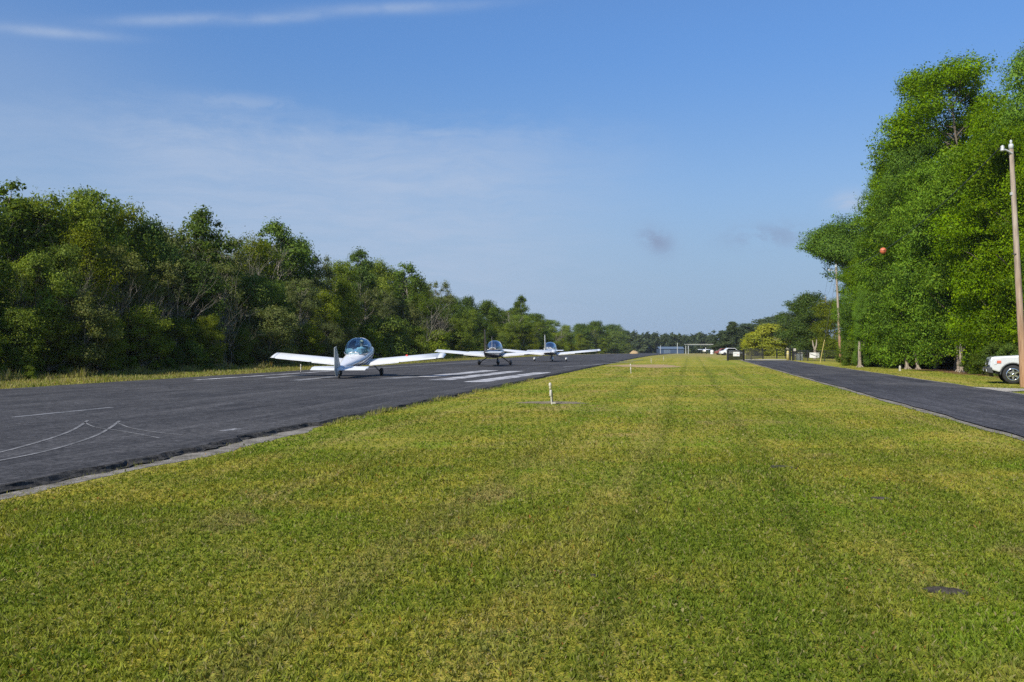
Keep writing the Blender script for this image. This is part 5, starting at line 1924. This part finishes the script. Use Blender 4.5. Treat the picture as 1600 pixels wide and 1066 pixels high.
sign(1150.5, 553.4, 0.70, 0.47, 100.6, 'gate_sign', 'small white sign on the near black gate panel', deco1)
sign(1272.5, 555.2, 1.02, 0.54, 96.2, 'fence_sign', 'white sign with a dark diagonal line on the mesh fence', deco2)

# forked pale stump behind the fence
x, y = gp(1273, 112)
mb = MB().tube([(0, 0, -.1), (0, 0, .5), (.03, 0, 1.2)], [.22, .17, .14], 9)
mb.tube([(.03, 0, 1.1), (-.18, 0, 1.7), (-.28, 0, 2.3)], [.12, .09, .05], 8)
mb.tube([(.03, 0, 1.1), (.20, 0, 1.7), (.26, .05, 2.4)], [.11, .09, .05], 8)
o = mb.build('tree_stump', M_palebark)
o.location = (x, y, gz(x, y))
tag(o, 'pale forked dead stump behind the fence', 'stump')

# ------------------------------------------------------------------ far buildings and small things at the end of the airfield
def gable(px, D, w, dpt, eave, ridge, label, wall, roof, name='house', wins=3, rz=0.0):
    x, y = gp(px, D)
    o = empty(name, (x, y, gz(x, y)), rz, label, 'house' if name == 'house' else 'hangar')
    MB().box((0, 0, eave / 2 - .1), (w, dpt, eave + .2)).build('wall', wall, o)
    ov = .5
    poly = [(-dpt / 2 - ov, eave - .05), (0, ridge), (dpt / 2 + ov, eave - .05), (dpt / 2 + ov, eave + .12), (0, ridge + .2), (-dpt / 2 - ov, eave + .12)]
    MB().prism(poly, -w / 2 - ov, w / 2 + ov).build('roof', roof, o)
    MB().prism([(-dpt / 2 + .01, eave), (0, ridge - .02), (dpt / 2 - .01, eave)], -w / 2 + .02, w / 2 - .02).build('gable', wall, o)
    for i in range(wins):
        xx = -w / 2 + w * (i + .5) / wins
        f_ = MB().box((xx, -dpt / 2 - .02, eave * .55), (1.1, .08, 1.1)).build('window', M_offwhite, o)
        MB().box((xx, -dpt / 2 - .065, eave * .55), (.9, .03, .9)).build('pane', M_darkmetal, f_)
    return o


gable(1166, 300, 6.0, 7, 2.6, 4.2, 'small house with a tan gabled roof behind the gate', M_cream, M_rooftan, wins=2, rz=R(90))
gable(1196, 215, 8, 6, 2.5, 3.6, 'low house half hidden under the bright yellow green tree', M_cream, M_rooftan, wins=3)
gable(1246, 178, 6, 5, 2.3, 3.2, 'pale house mostly hidden behind the dark round trees', M_cream, M_rooftan, wins=2)


def simple_thing(name, px, D, label, cat, fn):
    x, y = gp(px, D)
    o = empty(name, (x, y, gz(x, y)), 0, label, cat)
    fn(o)
    return o


M_greywood = simple('weathered_white_wood', (0.36, 0.38, 0.39), 0.7, 0, 0.12, 1.0)


def carport(o):                                   # white open frame, 37 px wide at 330 m
    for xx in (0, 8.4):
        for yy in (0, 5):
            MB().box((xx, yy, 1.5), (.26 if xx == 0 else .14, .2, 3.4)).build('post', M_greywood, o)
    MB().box((4.2, 0, 3.15), (8.8, .2, .34)).build('front_beam', M_greywood, o)
    MB().box((4.2, 2.5, 3.42), (9.2, 6.0, .12)).build('roof', M_offwhite, o)


simple_thing('carport', 1075.5, 330, 'white open sided shelter at the far end of the lawn', 'shelter', carport)


def far_plane(o):
    MB().loft([ring(-2.4, .08, .9, 1.2, 12), ring(-1, .4, .7, 1.5, 12), ring(.5, .55, .6, 1.7, 12), ring(2.2, .4, .8, 1.4, 12)]).build('fuselage', M_white, o)
    for s in (-1, 1):
        MB().loft(wing_rings(s, [(.3, .9, 1.5, 1.4, .14), (2.2, .8, 1.55, 1.2, .12)], 0.05)).build('wing', M_white, o)
        wheel(o, (s * .8, .2, .22), .22, .14, False)
    MB().loft([[(-.04, -1.7, 1.1), (.04, -1.7, 1.1), (.04, -2.5, 1.1), (-.04, -2.5, 1.1)], [(-.03, -2.0, 2.2), (.03, -2.0, 2.2), (.03, -2.5, 2.2), (-.03, -2.5, 2.2)]]).build('fin', M_white, o)


simple_thing('small_airplane', 1100.5, 318, 'tiny white airplane parked under the far white shelter', 'airplane', far_plane)


M_bluegrey = simple('blue_grey_metal', (0.11, 0.15, 0.20), 0.5, 0, 0.1, 0.6)


def hangar(o):
    MB().box((0, 0, 1.0), (11, 8, 2.2)).build('wall', M_blue, o)
    MB().prism([(-4.3, 2.08), (0, 3.0), (4.3, 2.08), (4.3, 2.2), (0, 3.12), (-4.3, 2.2)], -5.7, 5.7).build('roof', M_bluegrey, o)
    MB().box((-2.0, -4.03, .9), (3.0, .06, 1.7)).build('door', M_bluegrey, o)


simple_thing('hangar', 1047, 420, 'low blue hangar at the far end of the runway', 'hangar', hangar)
for px, D, hh, lab in ((1032, 380, 3.2, 'white post left of the far blue hangar'), (1058.5, 370, 4.2, 'taller white post right of the far blue hangar')):
    def pst(o, hh=hh):
        MB().tube([(0, 0, -.1), (0, 0, hh)], [.18, .14], 8).build('shaft', M_greywood, o)
        MB().box((0, 0, hh), (.34, .2, .24)).build('head', M_greywood, o)
    simple_thing('white_post', px, D, lab, 'post', pst)


def dirt(o):
    rr = random.Random(4)
    rings = []
    for q, z in ((1.0, -.1), (.9, .35), (.6, .8), (.2, 1.05)):
        rings.append([(1.5 * q * math.cos(a) * (1 + .12 * rr.random()), 2.2 * q * math.sin(a) * (1 + .12 * rr.random()), z * (1 + .15 * rr.random())) for a in [2 * math.pi * k / 14 for k in range(14)]])
    MB().loft(rings).build('heap', M_sand, o)


simple_thing('sand_heap', 991, 300, 'pale sand heap beside the far end of the runway', 'sand heap', dirt)


def far_car(paint):
    def fn(o):
        MB().prism([(-2.1, .3), (-2.15, .85), (-1.2, 1.0), (-.7, 1.45), (.7, 1.48), (1.3, 1.0), (2.1, .85), (2.15, .35)], -.85, .85, Matrix.Rotation(R(90), 4, 'Z')).build('body', paint, o, bevel=.06)
        MB().prism([(-1.08, 1.02), (-.66, 1.38), (.66, 1.40), (1.16, 1.02)], -.86, .86, Matrix.Rotation(R(90), 4, 'Z')).build('window', M_carglass, o)
        for sx in (-1.35, 1.35):
            for sy in (-.78, .78):
                MB().lathe([(.1, -.1), (.32, -.1), (.32, .1), (.1, .1)], 14, 'y', (sx, sy, .32)).build('wheel', M_rubber, o)
    return fn


simple_thing('parked_car', 1141.5, 185, 'white car roof showing above the near gate panel', 'car', far_car(M_white))
simple_thing('parked_car', 1131.5, 215, 'dull red car left of the near gate panel', 'car', far_car(simple('dull_red_paint', (0.24, 0.07, 0.05), 0.4)))
for px, D, lab in ((1112.5, 300, 'small white drum right of the far white shelter'), (1122, 290, 'second small white drum nearer the gate')):
    def drum(o):
        MB().lathe([(.5, -.1), (.55, .1), (.52, .6), (.55, 1.1), (.5, 1.25), (.05, 1.28)], 14, 'z').build('shell', M_white, o)
        MB().lathe([(.57, .58), (.575, .62), (.57, .66)], 14, 'z').build('hoop', M_greypaint_finshade, o)
    simple_thing('drum', px, D, lab, 'drum', drum)

# ------------------------------------------------------------------ the air
def f_air(nm):
    m = bpy.data.materials.new(nm)
    m.use_nodes = True
    t = NT(m.node_tree)
    v = t.node('ShaderNodeVolumePrincipled', {'Color': (0.86, 0.92, 1.0), 'Density': 0.00014, 'Anisotropy': 0.2})
    o_ = t.node('ShaderNodeOutputMaterial')
    t.l.new(v.outputs[0], o_.inputs['Volume'])
    return m


hz = MB().box((0, 0, 0), (11000, 11000, 64)).build('haze', f_air('air'))
hz.location = (0, 0, -36 + 32)
tag(hz, 'thin bluish air over the whole airfield', 'haze', None, 'stuff')
